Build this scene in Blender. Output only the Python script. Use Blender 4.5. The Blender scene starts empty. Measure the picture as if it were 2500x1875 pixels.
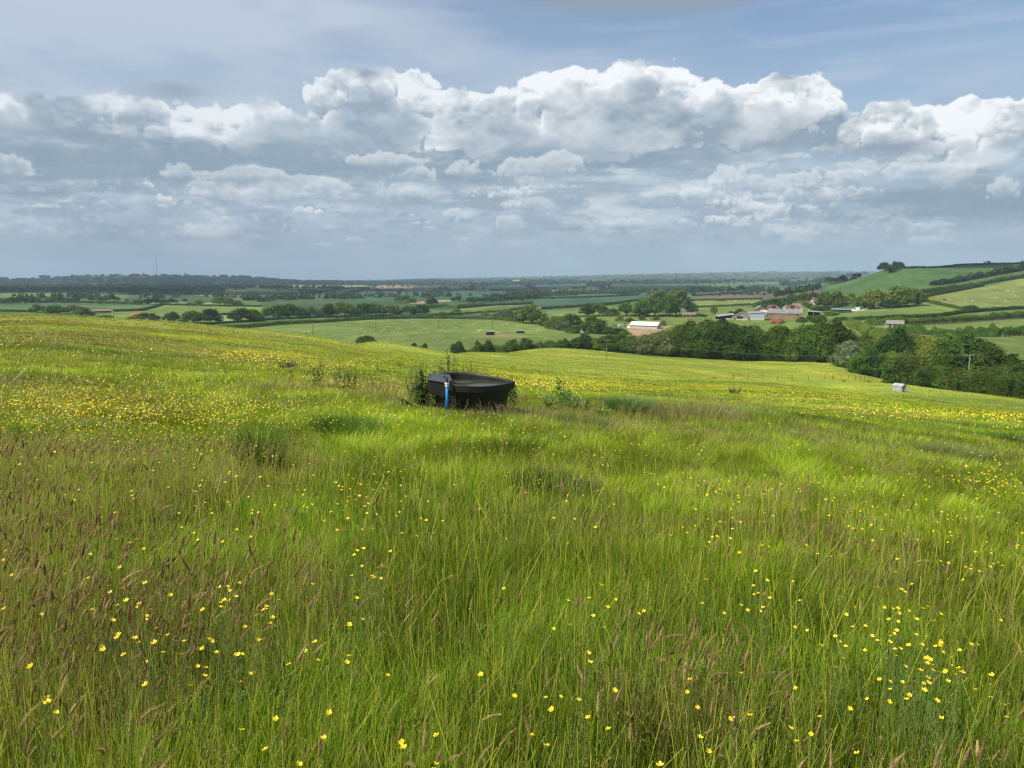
import bpy, math, random, time
import numpy as np
R=math.radians
T0=time.time()
sc=bpy.context.scene
COL=sc.collection
# ------------------------------------------------------------------ camera
F_PX=1888.0                                   # focal length in pixels of the 2500 px wide photograph
PITCH=math.atan((937.5-676)/F_PX)
cam=bpy.data.cameras.new("camera"); camo=bpy.data.objects.new("camera",cam); COL.objects.link(camo)
cam.sensor_fit='HORIZONTAL'; cam.sensor_width=36; cam.lens=36*F_PX/2500
cam.clip_start=.05; cam.clip_end=60000
camo.location=(0,0,0); camo.rotation_euler=(math.pi/2-PITCH,0,0)
sc.camera=camo
# ------------------------------------------------------------------ sun, exposure
SUN_EL,SUN_AZ=50.0,-118.0                     # azimuth from the view direction, negative = left
SUN_STRENGTH=4.8
sl=bpy.data.lights.new("sun",'SUN'); sl.energy=SUN_STRENGTH; sl.angle=R(.53); sl.color=(1,.94,.83)
so=bpy.data.objects.new("sun",sl); COL.objects.link(so)
_d=np.array([math.sin(R(SUN_AZ))*math.cos(R(SUN_EL)),math.cos(R(SUN_AZ))*math.cos(R(SUN_EL)),math.sin(R(SUN_EL))])
import mathutils
so.rotation_euler=mathutils.Vector(_d).to_track_quat('Z','Y').to_euler()
so.location=(0,0,50)
vs=sc.view_settings; vs.view_transform='Standard'; vs.look='None'; vs.exposure=0.4; vs.gamma=1
sc.display_settings.display_device='sRGB'
cy=sc.cycles
cy.use_denoising=True; cy.denoiser='OPENIMAGEDENOISE'
try: cy.denoising_input_passes='RGB_ALBEDO_NORMAL'; cy.denoising_prefilter='ACCURATE'
except Exception: pass
cy.max_bounces=5; cy.diffuse_bounces=3; cy.glossy_bounces=3; cy.transmission_bounces=3; cy.volume_bounces=0; cy.transparent_max_bounces=8
cy.caustics_reflective=False; cy.caustics_refractive=False
cy.use_adaptive_sampling=True; cy.adaptive_threshold=.012
cy.pixel_filter_type='BLACKMAN_HARRIS'; cy.filter_width=1.3
AZ0,AZ1,EL0,EL1=-50.0,50.0,-1.0,24.0
PPD=18
def px_ang(x,y):
    X=(np.asarray(x,float)-1250)/F_PX; Y=(937.5-np.asarray(y,float))/F_PX
    f=math.cos(PITCH)+Y*math.sin(PITCH); u=-math.sin(PITCH)+Y*math.cos(PITCH)
    return np.degrees(np.arctan2(X,f)),np.degrees(np.arctan2(u,np.hypot(X,f)))
def interp_axis(a,n,axis,cell,off):
    t=np.arange(n)/cell+off; i=t.astype(int); f=(t-i).astype(np.float32); f=f*f*(3-2*f)
    sh=[1]*a.ndim; sh[axis]=n; f=f.reshape(sh)
    A=np.take(a,i,axis); A+= (np.take(a,i+1,axis)-A)*f
    return A
def vnoise(rng,shape,cells):
    lat=rng.random([int(n/c)+3 for n,c in zip(shape,cells)],dtype=np.float32)
    order=np.argsort([-c for c in cells])
    for ax in range(len(shape)): lat=interp_axis(lat,shape[ax],ax,cells[ax],rng.random())
    return lat
def cloud_layer(rng,elo,ehi,D,puffs,cell,amp,thr,base_soft,k,sunshift,sharp=4.,tdec=.99):
    """voxel cumulus in angular space: returns luminance and alpha (H,W); row 0 = top"""
    W=int((AZ1-AZ0)*PPD); H=int((ehi-elo)*PPD)
    az=(AZ0+(np.arange(W)+.5)/PPD).astype(np.float32); el=(ehi-(np.arange(H)+.5)/PPD).astype(np.float32)
    Z=(np.arange(D)/PPD).astype(np.float32)           # depth in same unit, 0 = nearest the viewer
    Fld=np.zeros((D,H,W),np.float32)
    for (a,e,ra,re,zc,rz,be) in puffs:
        i0=max(0,int((a-ra-AZ0)*PPD)); i1=min(W,int((a+ra-AZ0)*PPD)+1)
        j0=max(0,int((ehi-e-re)*PPD)); j1=min(H,int((ehi-e+re)*PPD)+1)
        if i1<=i0 or j1<=j0: continue
        dx=((az[i0:i1]-a)/ra)**2; dy=((el[j0:j1]-e)/re)**2; dz=((Z-zc)/rz)**2
        d=1-(dz[:,None,None]+dy[None,:,None]+dx[None,None,:])
        np.maximum(d,0,out=d)
        d*=np.clip((el[j0:j1]-be)/base_soft+.5,0,1)[None,:,None]
        Fld[:,j0:j1,i0:i1]+=d*d*(3-2*np.minimum(d,1))
    np.minimum(Fld,1.3,out=Fld)
    on=Fld>0.0
    N=np.zeros_like(Fld); a_=1.0; c=cell; tot=0
    while c>1.7:
        n=vnoise(rng,Fld.shape,(c,c*.85,c)); n-=.5; np.abs(n,out=n); n*=-2; n+=.36   # billows
        n*=-a_; N+=n; a_*=.56; c*=.5
    dens=Fld+N*amp-thr; dens*=sharp; np.clip(dens,0,1,out=dens); dens*=on
    del N,Fld
    # light: march from the top row down, sheared towards the sun
    T=np.zeros((D,W),np.float32); L=np.empty_like(dens); sx,sz=sunshift; fx=fz=0.
    for j in range(H):
        T=(1-sx)*T+sx*np.roll(T,1,1)
        T[1:]=(1-sz)*T[1:]+sz*T[:-1]; T[0]*=1-sz
        T+=dens[:,j]*(1/PPD)*2.2
        T*=tdec
        L[:,j]=.62*np.exp(-T*k)+.38*np.exp(-T*k*.22)
    tr=np.ones((H,W),np.float32); lum=np.zeros((H,W),np.float32)
    for z in range(D):
        a=1-np.exp(-dens[z]*.55)
        lum+=tr*a*L[z]; tr*=1-a
    return lum,1-tr
def box(a,r):
    if r<1: return a
    for ax in (0,1):
        p=np.pad(a,[(r,r) if q==ax else (0,0) for q in (0,1)],mode='edge'); cs=np.cumsum(p,ax,dtype=np.float64)
        n=a.shape[ax]
        z=np.zeros_like(np.take(cs,[0],ax)); cs=np.concatenate([z,cs],ax)
        a=((np.take(cs,np.arange(2*r+1,2*r+1+n),ax)-np.take(cs,np.arange(n),ax))/(2*r+1)).astype(np.float32)
    return a
def make_clouds():
    rng=np.random.default_rng(11)
    W=int((AZ1-AZ0)*PPD); H=int((EL1-EL0)*PPD)
    el=(EL1-(np.arange(H)+.5)/PPD).astype(np.float32)[:,None]; az=(AZ0+(np.arange(W)+.5)/PPD).astype(np.float32)[None,:]
    rgb=np.zeros((H,W,3),np.float32); A=np.zeros((H,W),np.float32)
    def over(col,al):
        nonlocal rgb,A
        rgb=rgb*(1-al[...,None])+col*al[...,None]; A=A*(1-al)+al
    def fbm2(cx,cy,o=5):
        n=np.zeros((H,W),np.float32); a=1;t=0
        for q in range(o):
            n+=a*vnoise(rng,(H,W),(max(cy,1.2),max(cx,1.2))); t+=a; a*=.55; cx*=.5; cy*=.5
        return n/t
    lin=lambda *c: np.array([((v/255+.055)/1.055)**2.4 if v>10 else v/3295 for v in c],np.float32)
    # high thin veil, strongest to the left
    n=fbm2(260,70); left=1/(1+np.exp((az+4)/7.)); v=np.clip((n-.46)*3.2+.55*left,0,1)*(.30+.62*left)
    over(lin(182,193,208),np.clip(v*1.2+.45*left,0,.96))
    n=fbm2(120,14,6); v=np.clip((n-.5)*3,0,1)*.5; over(lin(178,192,212),v*np.clip((20-el)/6,0.25,1))
    # blue-grey murk towards the horizon
    v=np.clip(1-el/17,0,1)**.8*.95; over(lin(166,183,199)*np.ones((H,W,3),np.float32),v)
    def P(x,y,rx,ry,z=1.2,by=None,rz=None):
        a,e=px_ang(x,y); a2,_=px_ang(x+rx,y); _,e2=px_ang(x,y-ry); ra=float(a2-a)*1.45; re=float(e2-e)*1.45
        be=float(px_ang(x,by)[1]) if by else -9
        return (float(a),float(e),ra,re,z,rz or min(ra,re)*1.0,be)
    def put(elo,ehi,lum,al,dark,lite,fade):
        j0=int((EL1-ehi)*PPD); j1=j0+lum.shape[0]
        l=np.zeros((H,W),np.float32); a=np.zeros((H,W),np.float32)
        l[j0:j1]=lum/np.maximum(al,1e-3); a[j0:j1]=al
        t=np.clip((l-.16)/.68,0,1)[...,None]
        over(dark+(lite-dark)*t,np.clip(a*fade,0,1))
    # scattered far cumulus, smaller towards the horizon
    puffs=[]
    for q in range(520):
        e=rng.uniform(1.2,8.0); a=rng.uniform(AZ0,AZ1)
        s=(.10+.085*e)*rng.uniform(.6,1.5); nn=rng.integers(3,8)
        for k in range(nn):
            o=(k-(nn-1)/2)/nn*2; puffs.append((a+o*s*2.1,e+rng.uniform(0,.35)*s*(1-abs(o)),s*rng.uniform(.7,1.3),s*rng.uniform(.45,.85)*(1.05-.45*abs(o)),rng.uniform(.5,1.6),s*1.1,e-.22*s))
    lum,al=cloud_layer(rng,0.4,9.4,36,puffs,11,.9,.45,.3,3.6,(.25,.16))
    put(0.4,9.4,lum,al,lin(150,168,184),lin(222,230,233),np.clip((el)/5.5,0.12,.8)*np.ones((H,W),np.float32))
    over(lin(156,177,192)*np.ones((H,W,3),np.float32),np.clip(1-el/5.,0,1)**1.3*.6*np.ones((H,W),np.float32))
    hp=[(1330,475,55,30),(1400,485,60,28),(1290,490,50,30),(1500,490,45,20),(1600,490,45,25),(1640,475,50,28),(1690,490,60,30),(1770,500,80,30),(1930,478,28,18),(1870,520,70,22),(1760,540,90,24),
        (220,568,60,28),(290,575,60,20),(350,568,45,22),(500,572,70,22),(580,568,70,22),(665,552,35,26),(2110,548,45,26),(2190,550,50,24),(2280,560,60,18),(390,498,34,18),(750,518,40,13),(1480,572,50,14),(1370,600,25,12),
        (1000,478,70,28),(1080,470,60,24),(1050,440,90,26),(560,450,80,25),(640,440,60,22),(1160,470,80,22),(850,440,70,22),(1270,540,60,18),(1380,555,60,14),(2440,535,60,18),(2500,540,50,22),(1760,590,50,14),(120,520,70,16),(60,450,90,40),(250,440,110,38),
        (1560,545,120,14),(1980,560,80,18),(1650,565,90,12),(870,590,26,11),(1130,585,26,11),(790,600,30,9),(640,585,60,12),(1600,600,60,10),(1200,500,80,20),(2050,480,90,22),(2000,520,60,22)]
    puffs=[P(x,y,rx,ry,1.1+rng.uniform(-.4,.4),y+ry*.75) for x,y,rx,ry in hp]
    lum,al=cloud_layer(rng,2.0,10.6,44,puffs,13,.95,.42,.3,3.2,(.25,.16))
    put(2.0,10.6,lum,al,lin(146,164,180),lin(238,240,238),np.clip(el/5,0.4,.96)*np.ones((H,W),np.float32))
    # soft middle-distance shreds
    n=fbm2(80,26,6); n2=fbm2(22,9,4); m=np.exp(-((el-6.2)/4.2)**2)*np.clip((n*.7+n2*.3-.40)*5,0,1)*.9
    tone=np.clip((fbm2(60,20,5)-.40)*4,0,1)[...,None]
    over(lin(150,167,182)+(lin(210,218,224)-lin(150,167,182))*tone,m)
    # the great bank and the cloud at the right
    B=430
    hp=[(60,300,110,60,B),(200,270,60,40,B),(300,275,90,48,B),(420,320,110,60,B),(150,350,160,60,B),(560,330,110,70,B),(640,290,60,50,B),(700,350,110,60,B),(320,370,200,50,B),(780,235,50,45,B),(860,210,60,45,B),(930,195,45,35,B),(900,260,100,70,B),(1010,215,55,40,B),
        (1080,260,60,45,B),(1120,265,60,40,B),(980,320,140,70,B),(840,340,130,60,B),(1180,285,70,48,B),(1230,270,70,50,B),(1200,340,120,60,B),(1340,220,70,48,B),(1410,200,55,40,B),(1400,270,110,80,B),(1520,180,48,36,B),(1550,210,70,50,B),(1540,290,130,90,B),(1630,190,50,34,B),(1680,230,70,50,B),
        (1640,300,110,70,B),(1420,350,150,60,B),(1750,250,60,45,B),(1300,380,150,45,B),(1560,360,130,50,B),(1840,235,55,36,400),(1900,220,50,34,400),(1960,215,50,34,400),(1930,280,100,60,400),(1820,300,90,60,400),(1850,350,100,44,400),(2000,260,50,50,400),
        (2060,340,60,40,480),(1990,375,60,40,480),(2140,300,60,40,480),(2190,280,50,34,480),(2200,340,110,60,480),(2310,300,50,40,480),(2370,275,60,36,480),(2440,290,60,44,480),(2510,300,60,50,480),(2380,360,130,70,480),(2120,400,130,50,480),(2300,430,150,44,480),(2480,400,100,60,480),
        (2600,330,120,80,480),(2750,380,150,60,480),(-60,320,120,60,B),(-200,340,140,60,B),(2900,300,120,70,480),(500,400,250,26,B),(800,400,200,22,B),(1750,390,150,24,B),(100,400,200,26,B)]
    puffs=[P(x,y,rx,ry,1.5+rng.uniform(-.5,.5)+(-.5 if ry>55 else 0),b) for x,y,rx,ry,b in hp]
    lum,al=cloud_layer(rng,6.0,20.0,60,puffs,30,.95,.40,2.2,1.45,(.3,.2),3.,.986)
    j0=int((EL1-20)*PPD); h=lum.shape[0]
    n=fbm2(90,50,5)[j0:j0+h]-.5; n2=fbm2(34,20,4)[j0:j0+h]-.5; elb=el[j0:j0+h]
    under=np.clip((13.2-elb)/5.,0,1)                       # the shaded flat bases
    lum=lum*(1+2.4*n+1.3*n2)*(1-.15*under)+al*.10*(1-under)
    dark=lin(128,147,163)
    ll=lum/np.maximum(al,1e-3); k=np.clip(ll*3.2+.35,0,1)*np.clip((elb-7.0)/1.2+n*3,0,1); al=al*k; lum=lum*k
    # heavy soft grey bases under the bank
    nb=fbm2(200,26,6); nc=fbm2(60,14,5)
    bx,by=px_ang([700,350,1100,1500,2300,2450,60],[395,370,400,395,505,490,420]); m=sum(np.exp(-((az-bx[i])/w)**2-((el-by[i])/h)**2) for i,(w,h) in enumerate([(9,1.5),(8,1.6),(7,1.3),(7,1.1),(6,1.1),(4,1.0),(6,1.6)]))
    over(lin(140,160,176)*np.ones((H,W,3),np.float32),np.clip(m*(nb*2.6+nc*1.6-1.5),0,.75))
    put(6.0,20.0,lum,al,dark,lin(240,243,244),np.ones((H,W),np.float32)*(.97-.30*left))
    over(lin(128,149,167)*np.ones((H,W,3),np.float32),np.clip(m*(nb*3.0+nc*2.6-2.35),0,.6)*np.clip((11.5-el)/2.5,0,1))
    hp=[(rng.uniform(-300,2800),rng.uniform(395,600)) for q in range(46)]; puffs=[]
    for x,y in hp:
        f=(650-y)/200.; w=rng.uniform(30,75)*(.35+.8*f)
        for q in range(rng.integers(2,6)): puffs.append(P(x+rng.uniform(-1.4,1.4)*w,y+rng.uniform(-.2,.15)*w,w*rng.uniform(.5,1),w*rng.uniform(.26,.5),1.0+rng.uniform(-.4,.4),y+.28*w))
    lum,al=cloud_layer(rng,1.0,11.4,40,puffs,14,.8,.36,.9,2.8,(.3,.2),1.5)
    put(1.0,11.4,lum,al,lin(150,167,182),lin(234,238,238),np.clip(el/6,0.3,.52)*np.ones((H,W),np.float32))
    # broad soft grey shreds in front of the bank, and a dark one above
    n=fbm2(150,34,6); m=np.exp(-((el-8.4)/1.5)**2)*np.clip((n-.48)*4,0,1)*(.75-.5/(1+np.exp(-(az-4)/5.)))
    over(lin(140,158,174)*np.ones((H,W,3),np.float32),m)
    n=fbm2(60,22,5)
    a,e=px_ang([1450,1660,400,2180],[2,2,215,360])
    m=sum(np.exp(-((az-a[i])/w)**2-((el-e[i])/h)**2)*s for i,(w,h,s) in enumerate([(4,.5,2.6),(4,.55,2.6),(3,.6,.9),(2.2,.35,1.2)]))
    over(lin(138,152,168)*np.ones((H,W,3),np.float32),np.clip(m*(n*2.2-.35),0,.85))
    m=np.clip(1-(el+.3)/3.2,0,1)*.75
    over(lin(152,174,190)*np.ones((H,W,3),np.float32),m*np.ones((H,W),np.float32))
    return rgb,A
# ------------------------------------------------------------------ world: Sky Texture with the computed cumulus laid over it
CLOUD_GAIN=.87
def build_world():
    w=bpy.data.worlds.new("World"); sc.world=w; w.use_nodes=True
    nt=w.node_tree; nt.nodes.clear(); N=nt.nodes.new; L=nt.links.new
    out=N('ShaderNodeOutputWorld')
    sky=N('ShaderNodeTexSky'); sky.sky_type='NISHITA'; sky.sun_disc=False
    sky.sun_elevation=R(SUN_EL); sky.sun_rotation=R(SUN_AZ)
    sky.altitude=150; sky.air_density=1.0; sky.dust_density=1.2; sky.ozone_density=1.5
    b1=N('ShaderNodeBackground'); b1.inputs[1].default_value=.10; L(sky.outputs[0],b1.inputs[0])
    rgb,A=make_clouds()
    H,W=A.shape
    pix=np.empty((H,W,4),np.float32)
    pix[...,:3]=rgb/np.maximum(A,1e-3)[...,None]; pix[...,3]=A
    im=bpy.data.images.new("computed_clouds",W,H,alpha=True,float_buffer=True)
    im.colorspace_settings.name='Non-Color'; im.alpha_mode='CHANNEL_PACKED'
    im.pixels.foreach_set(np.ascontiguousarray(pix[::-1]).ravel()); im.update(); im.pack()
    tc=N('ShaderNodeTexCoord'); sp=N('ShaderNodeSeparateXYZ'); L(tc.outputs['Generated'],sp.inputs[0])
    def M(op,a,b=None):
        m=N('ShaderNodeMath'); m.operation=op
        for i,v in ((0,a),(1,b)):
            if v is None: continue
            if isinstance(v,(int,float)): m.inputs[i].default_value=v
            else: L(v,m.inputs[i])
        return m.outputs[0]
    x,y,z=sp.outputs
    az=M('ARCTAN2',x,y); el=M('ARCSINE',z)
    u=M('DIVIDE',M('SUBTRACT',az,R(AZ0)),R(AZ1-AZ0)); v=M('DIVIDE',M('SUBTRACT',el,R(EL0)),R(EL1-EL0))
    cb=N('ShaderNodeCombineXYZ'); L(u,cb.inputs[0]); L(v,cb.inputs[1])
    ti=N('ShaderNodeTexImage'); ti.image=im; ti.extension='MIRROR'; ti.interpolation='Linear'; L(cb.outputs[0],ti.inputs[0])
    b2=N('ShaderNodeBackground'); b2.inputs[1].default_value=CLOUD_GAIN; L(ti.outputs['Color'],b2.inputs[0])
    mx=N('ShaderNodeMixShader'); L(ti.outputs['Alpha'],mx.inputs[0]); L(b1.outputs[0],mx.inputs[1]); L(b2.outputs[0],mx.inputs[2])
    L(mx.outputs[0],out.inputs[0])
    w.cycles.sampling_method='MANUAL'; w.cycles.sample_map_resolution=512
build_world()
print('world',round(time.time()-T0,1))
# ------------------------------------------------------------------ helpers
rng=np.random.default_rng(5)
def lin(*c): return tuple(((v/255+.055)/1.055)**2.4 if v>10 else v/3295 for v in c)
def tag(o,label=None,cat=None,group=None,kind=None):
    if label: o['label']=label
    if cat: o['category']=cat
    if group: o['group']=group
    if kind: o['kind']=kind
    return o
def mesh_of(name,V,F,mat=None,col=None,smooth=False):
    """V (n,3); F: one (m,k) array or a list of such arrays"""
    me=bpy.data.meshes.new(name); V=np.asarray(V,np.float32)
    if not isinstance(F,(list,tuple)) or (len(F) and not hasattr(F[0],'shape')): F=[np.asarray(F)]
    F=[np.asarray(f,np.int32) for f in F if len(f)]
    me.vertices.add(len(V)); me.vertices.foreach_set('co',V.ravel())
    idx=np.concatenate([f.ravel() for f in F]); tot=np.concatenate([np.full(len(f),f.shape[1],np.int32) for f in F])
    st=np.concatenate([[0],np.cumsum(tot)[:-1]]).astype(np.int32)
    me.loops.add(len(idx)); me.loops.foreach_set('vertex_index',idx)
    me.polygons.add(len(tot)); me.polygons.foreach_set('loop_start',st)
    if smooth: me.polygons.foreach_set('use_smooth',np.ones(len(tot),bool))
    else: me.polygons.foreach_set('use_smooth',np.zeros(len(tot),bool))
    if col is not None:
        c=np.ones((len(V),4),np.float32); c[:,:3]=col
        a=me.color_attributes.new('Col','FLOAT_COLOR','POINT'); a.data.foreach_set('color',c.ravel())
    if mat: me.materials.append(mat)
    me.update(calc_edges=True)
    return me
def obj(name,me,parent=None,loc=None,rz=None,scale=None):
    o=bpy.data.objects.new(name,me); COL.objects.link(o)
    if parent is not None: o.parent=parent
    if loc is not None: o.location=[float(v) for v in loc]
    if rz is not None: o.rotation_euler=(0,0,float(rz))
    if scale is not None: o.scale=scale
    return o
def empty(name,loc,rz=0,scale=None): 
    o=obj(name,None,None,loc,rz,scale); o.empty_display_size=.1; return o
class MB:
    """collects boxes, prisms and tubes into one mesh"""
    def __init__(s): s.v=[]; s.f={}; s.n=0
    def add(s,V,F):
        V=np.asarray(V,float)
        for f in F: s.f.setdefault(len(f),[]).append([i+s.n for i in f])
        s.v.append(V); s.n+=len(V)
    def box(s,c,d,rz=0,tilt=None):
        x,y,z=[q/2 for q in d]
        V=np.array([(-x,-y,-z),(x,-y,-z),(x,y,-z),(-x,y,-z),(-x,-y,z),(x,-y,z),(x,y,z),(-x,y,z)])
        if tilt is not None: V=V@np.array(mathutils.Euler(tilt).to_matrix()).T
        if rz: c_,s_=math.cos(rz),math.sin(rz); V=V@np.array([[c_,s_,0],[-s_,c_,0],[0,0,1]])
        s.add(V+np.array(c),[(0,3,2,1),(4,5,6,7),(0,1,5,4),(1,2,6,5),(2,3,7,6),(3,0,4,7)])
    def poly(s,pts,thick):
        """extrude a closed outline (list of 3d points) by vector thick"""
        n=len(pts); P=np.array(pts,float); Q=P+np.array(thick)
        s.add(np.vstack([P,Q]),[tuple(range(n))[::-1],tuple(range(n,2*n))]+[(i,(i+1)%n,n+(i+1)%n,n+i) for i in range(n)])
    def tube(s,path,rad,k=8,cap=True):
        P=[mathutils.Vector(p) for p in path]; rad=rad if hasattr(rad,'__len__') else [rad]*len(P)
        V=[]; 
        for i,p in enumerate(P):
            d=(P[min(i+1,len(P)-1)]-P[max(i-1,0)]).normalized()
            a=d.orthogonal().normalized() if abs(d.z)<.99 else mathutils.Vector((1,0,0)); b=d.cross(a)
            for j in range(k):
                t=2*math.pi*j/k; V.append(p+(a*math.cos(t)+b*math.sin(t))*rad[i])
        F=[(i*k+j,i*k+(j+1)%k,(i+1)*k+(j+1)%k,(i+1)*k+j) for i in range(len(P)-1) for j in range(k)]
        if cap: F+=[tuple(range(k))[::-1],tuple(range((len(P)-1)*k,len(P)*k))]
        s.add([tuple(v) for v in V],F)
    def build(s,name,mat,parent=None,loc=None,rz=None,smooth=False):
        V=np.vstack(s.v); me=mesh_of(name,V,[np.array(f) for f in s.f.values()],mat,None,smooth)
        return obj(name,me,parent,loc,rz)
# value noise on a repeating lattice, for world positions
_lat=np.random.default_rng(77).random((8,256,256)).astype(np.float32)
def vn(x,y,scale,seed=0):
    x=np.asarray(x)/scale+17.3*seed; y=np.asarray(y)/scale+5.7*seed
    i=np.floor(x).astype(int); j=np.floor(y).astype(int); f=x-i; g=y-j; f=f*f*(3-2*f); g=g*g*(3-2*g)
    l=_lat[seed%8]; a=l[j%256,i%256]; b=l[j%256,(i+1)%256]; c=l[(j+1)%256,i%256]; d=l[(j+1)%256,(i+1)%256]
    return (a*(1-f)+b*f)*(1-g)+(c*(1-f)+d*f)*g
def fb(x,y,scale,seed=0,o=4):
    n=0;a=1;t=0
    for k in range(o): n=n+a*vn(x,y,scale,seed+k); t+=a; a*=.55; scale*=.48
    return n/t
def sst(a,b,x): t=np.clip((x-a)/(b-a),0,1); return t*t*(3-2*t)
# ------------------------------------------------------------------ materials
def nodes(name):
    m=bpy.data.materials.new(name); m.use_nodes=True; nt=m.node_tree; nt.nodes.clear()
    return m,nt,nt.nodes.new,nt.links.new
_mats={}
def plain(name,col,rough=.7,metal=0,noise=.18,scale=3.0,spec=.3,bump=0.,col2=None,stretch=None):
    if name in _mats: return _mats[name]
    m,nt,N,L=nodes(name); out=N('ShaderNodeOutputMaterial'); p=N('ShaderNodeBsdfPrincipled'); L(p.outputs[0],out.inputs[0])
    p.inputs['Roughness'].default_value=rough; p.inputs['Metallic'].default_value=metal; p.inputs['Specular IOR Level'].default_value=spec
    tc=N('ShaderNodeTexCoord'); nz=N('ShaderNodeTexNoise'); nz.inputs['Scale'].default_value=scale; nz.inputs['Detail'].default_value=6
    src=tc.outputs['Object']
    if stretch:
        mp=N('ShaderNodeMapping'); mp.inputs['Scale'].default_value=stretch; L(src,mp.inputs[0]); src=mp.outputs[0]
    L(src,nz.inputs[0])
    cr=N('ShaderNodeValToRGB'); L(nz.outputs[0],cr.inputs[0])
    c=np.array(col[:3]); c2=np.array(col2[:3]) if col2 is not None else c*(1+noise); c1=c if col2 is not None else c*(1-noise)
    cr.color_ramp.elements[0].position=.35; cr.color_ramp.elements[1].position=.65
    cr.color_ramp.elements[0].color=(*c1,1); cr.color_ramp.elements[1].color=(*np.minimum(c2,1),1)
    L(cr.outputs[0],p.inputs['Base Color'])
    if bump:
        b=N('ShaderNodeBump'); b.inputs['Distance'].default_value=bump; b.inputs['Strength'].default_value=.6; L(nz.outputs[0],b.inputs['Height']); L(b.outputs[0],p.inputs['Normal'])
    _mats[name]=m; return m
def leafmat(name,trans=.3,gloss=.25,rough=.5,tint=(1,1,1),var=0.,upn=0.):
    """colour from the Col attribute (the plant's own colour), diffuse and translucent"""
    if name in _mats: return _mats[name]
    m,nt,N,L=nodes(name); out=N('ShaderNodeOutputMaterial')
    at=N('ShaderNodeAttribute'); at.attribute_name='Col'
    mu=N('ShaderNodeMix'); mu.data_type='RGBA'; mu.blend_type='MULTIPLY'; mu.inputs[0].default_value=1
    L(at.outputs['Color'],mu.inputs[6]); mu.inputs[7].default_value=(*tint,1)
    c=mu.outputs[2]
    if var:
        oi=N('ShaderNodeObjectInfo'); hs=N('ShaderNodeHueSaturation')
        mr=N('ShaderNodeMapRange'); mr.inputs[3].default_value=1-var; mr.inputs[4].default_value=1+var; L(oi.outputs['Random'],mr.inputs[0]); L(mr.outputs[0],hs.inputs['Value'])
        mh=N('ShaderNodeMath'); mh.operation='MULTIPLY'; mh.inputs[1].default_value=7.31; L(oi.outputs['Random'],mh.inputs[0])
        fr=N('ShaderNodeMath'); fr.operation='FRACT'; L(mh.outputs[0],fr.inputs[0])
        m2=N('ShaderNodeMapRange'); m2.inputs[3].default_value=.5-.022; m2.inputs[4].default_value=.5+.022; L(fr.outputs[0],m2.inputs[0]); L(m2.outputs[0],hs.inputs['Hue'])
        L(c,hs.inputs['Color']); c=hs.outputs[0]
    d=N('ShaderNodeBsdfDiffuse'); L(c,d.inputs[0])
    t=N('ShaderNodeBsdfTranslucent'); br=N('ShaderNodeMix'); br.data_type='RGBA'; br.blend_type='MULTIPLY'; br.inputs[0].default_value=1; L(c,br.inputs[6]); br.inputs[7].default_value=(1.15,1.25,.6,1); L(br.outputs[2],t.inputs[0])
    mx=N('ShaderNodeMixShader'); mx.inputs[0].default_value=trans; L(d.outputs[0],mx.inputs[1]); L(t.outputs[0],mx.inputs[2])
    g=N('ShaderNodeBsdfGlossy'); g.inputs['Roughness'].default_value=rough; g.inputs[0].default_value=(.5,.5,.5,1)
    fz=N('ShaderNodeFresnel'); fz.inputs[0].default_value=1.4
    fm=N('ShaderNodeMath'); fm.operation='MULTIPLY'; fm.inputs[1].default_value=gloss; L(fz.outputs[0],fm.inputs[0])
    m3=N('ShaderNodeMixShader'); L(fm.outputs[0],m3.inputs[0]); L(mx.outputs[0],m3.inputs[1]); L(g.outputs[0],m3.inputs[2])
    L(m3.outputs[0],out.inputs[0]); _mats[name]=m; return m
# ------------------------------------------------------------------ terrain: heights by azimuth and range
def px_el(x,y): return math.tan(R(float(px_ang(x,y)[1])))
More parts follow.
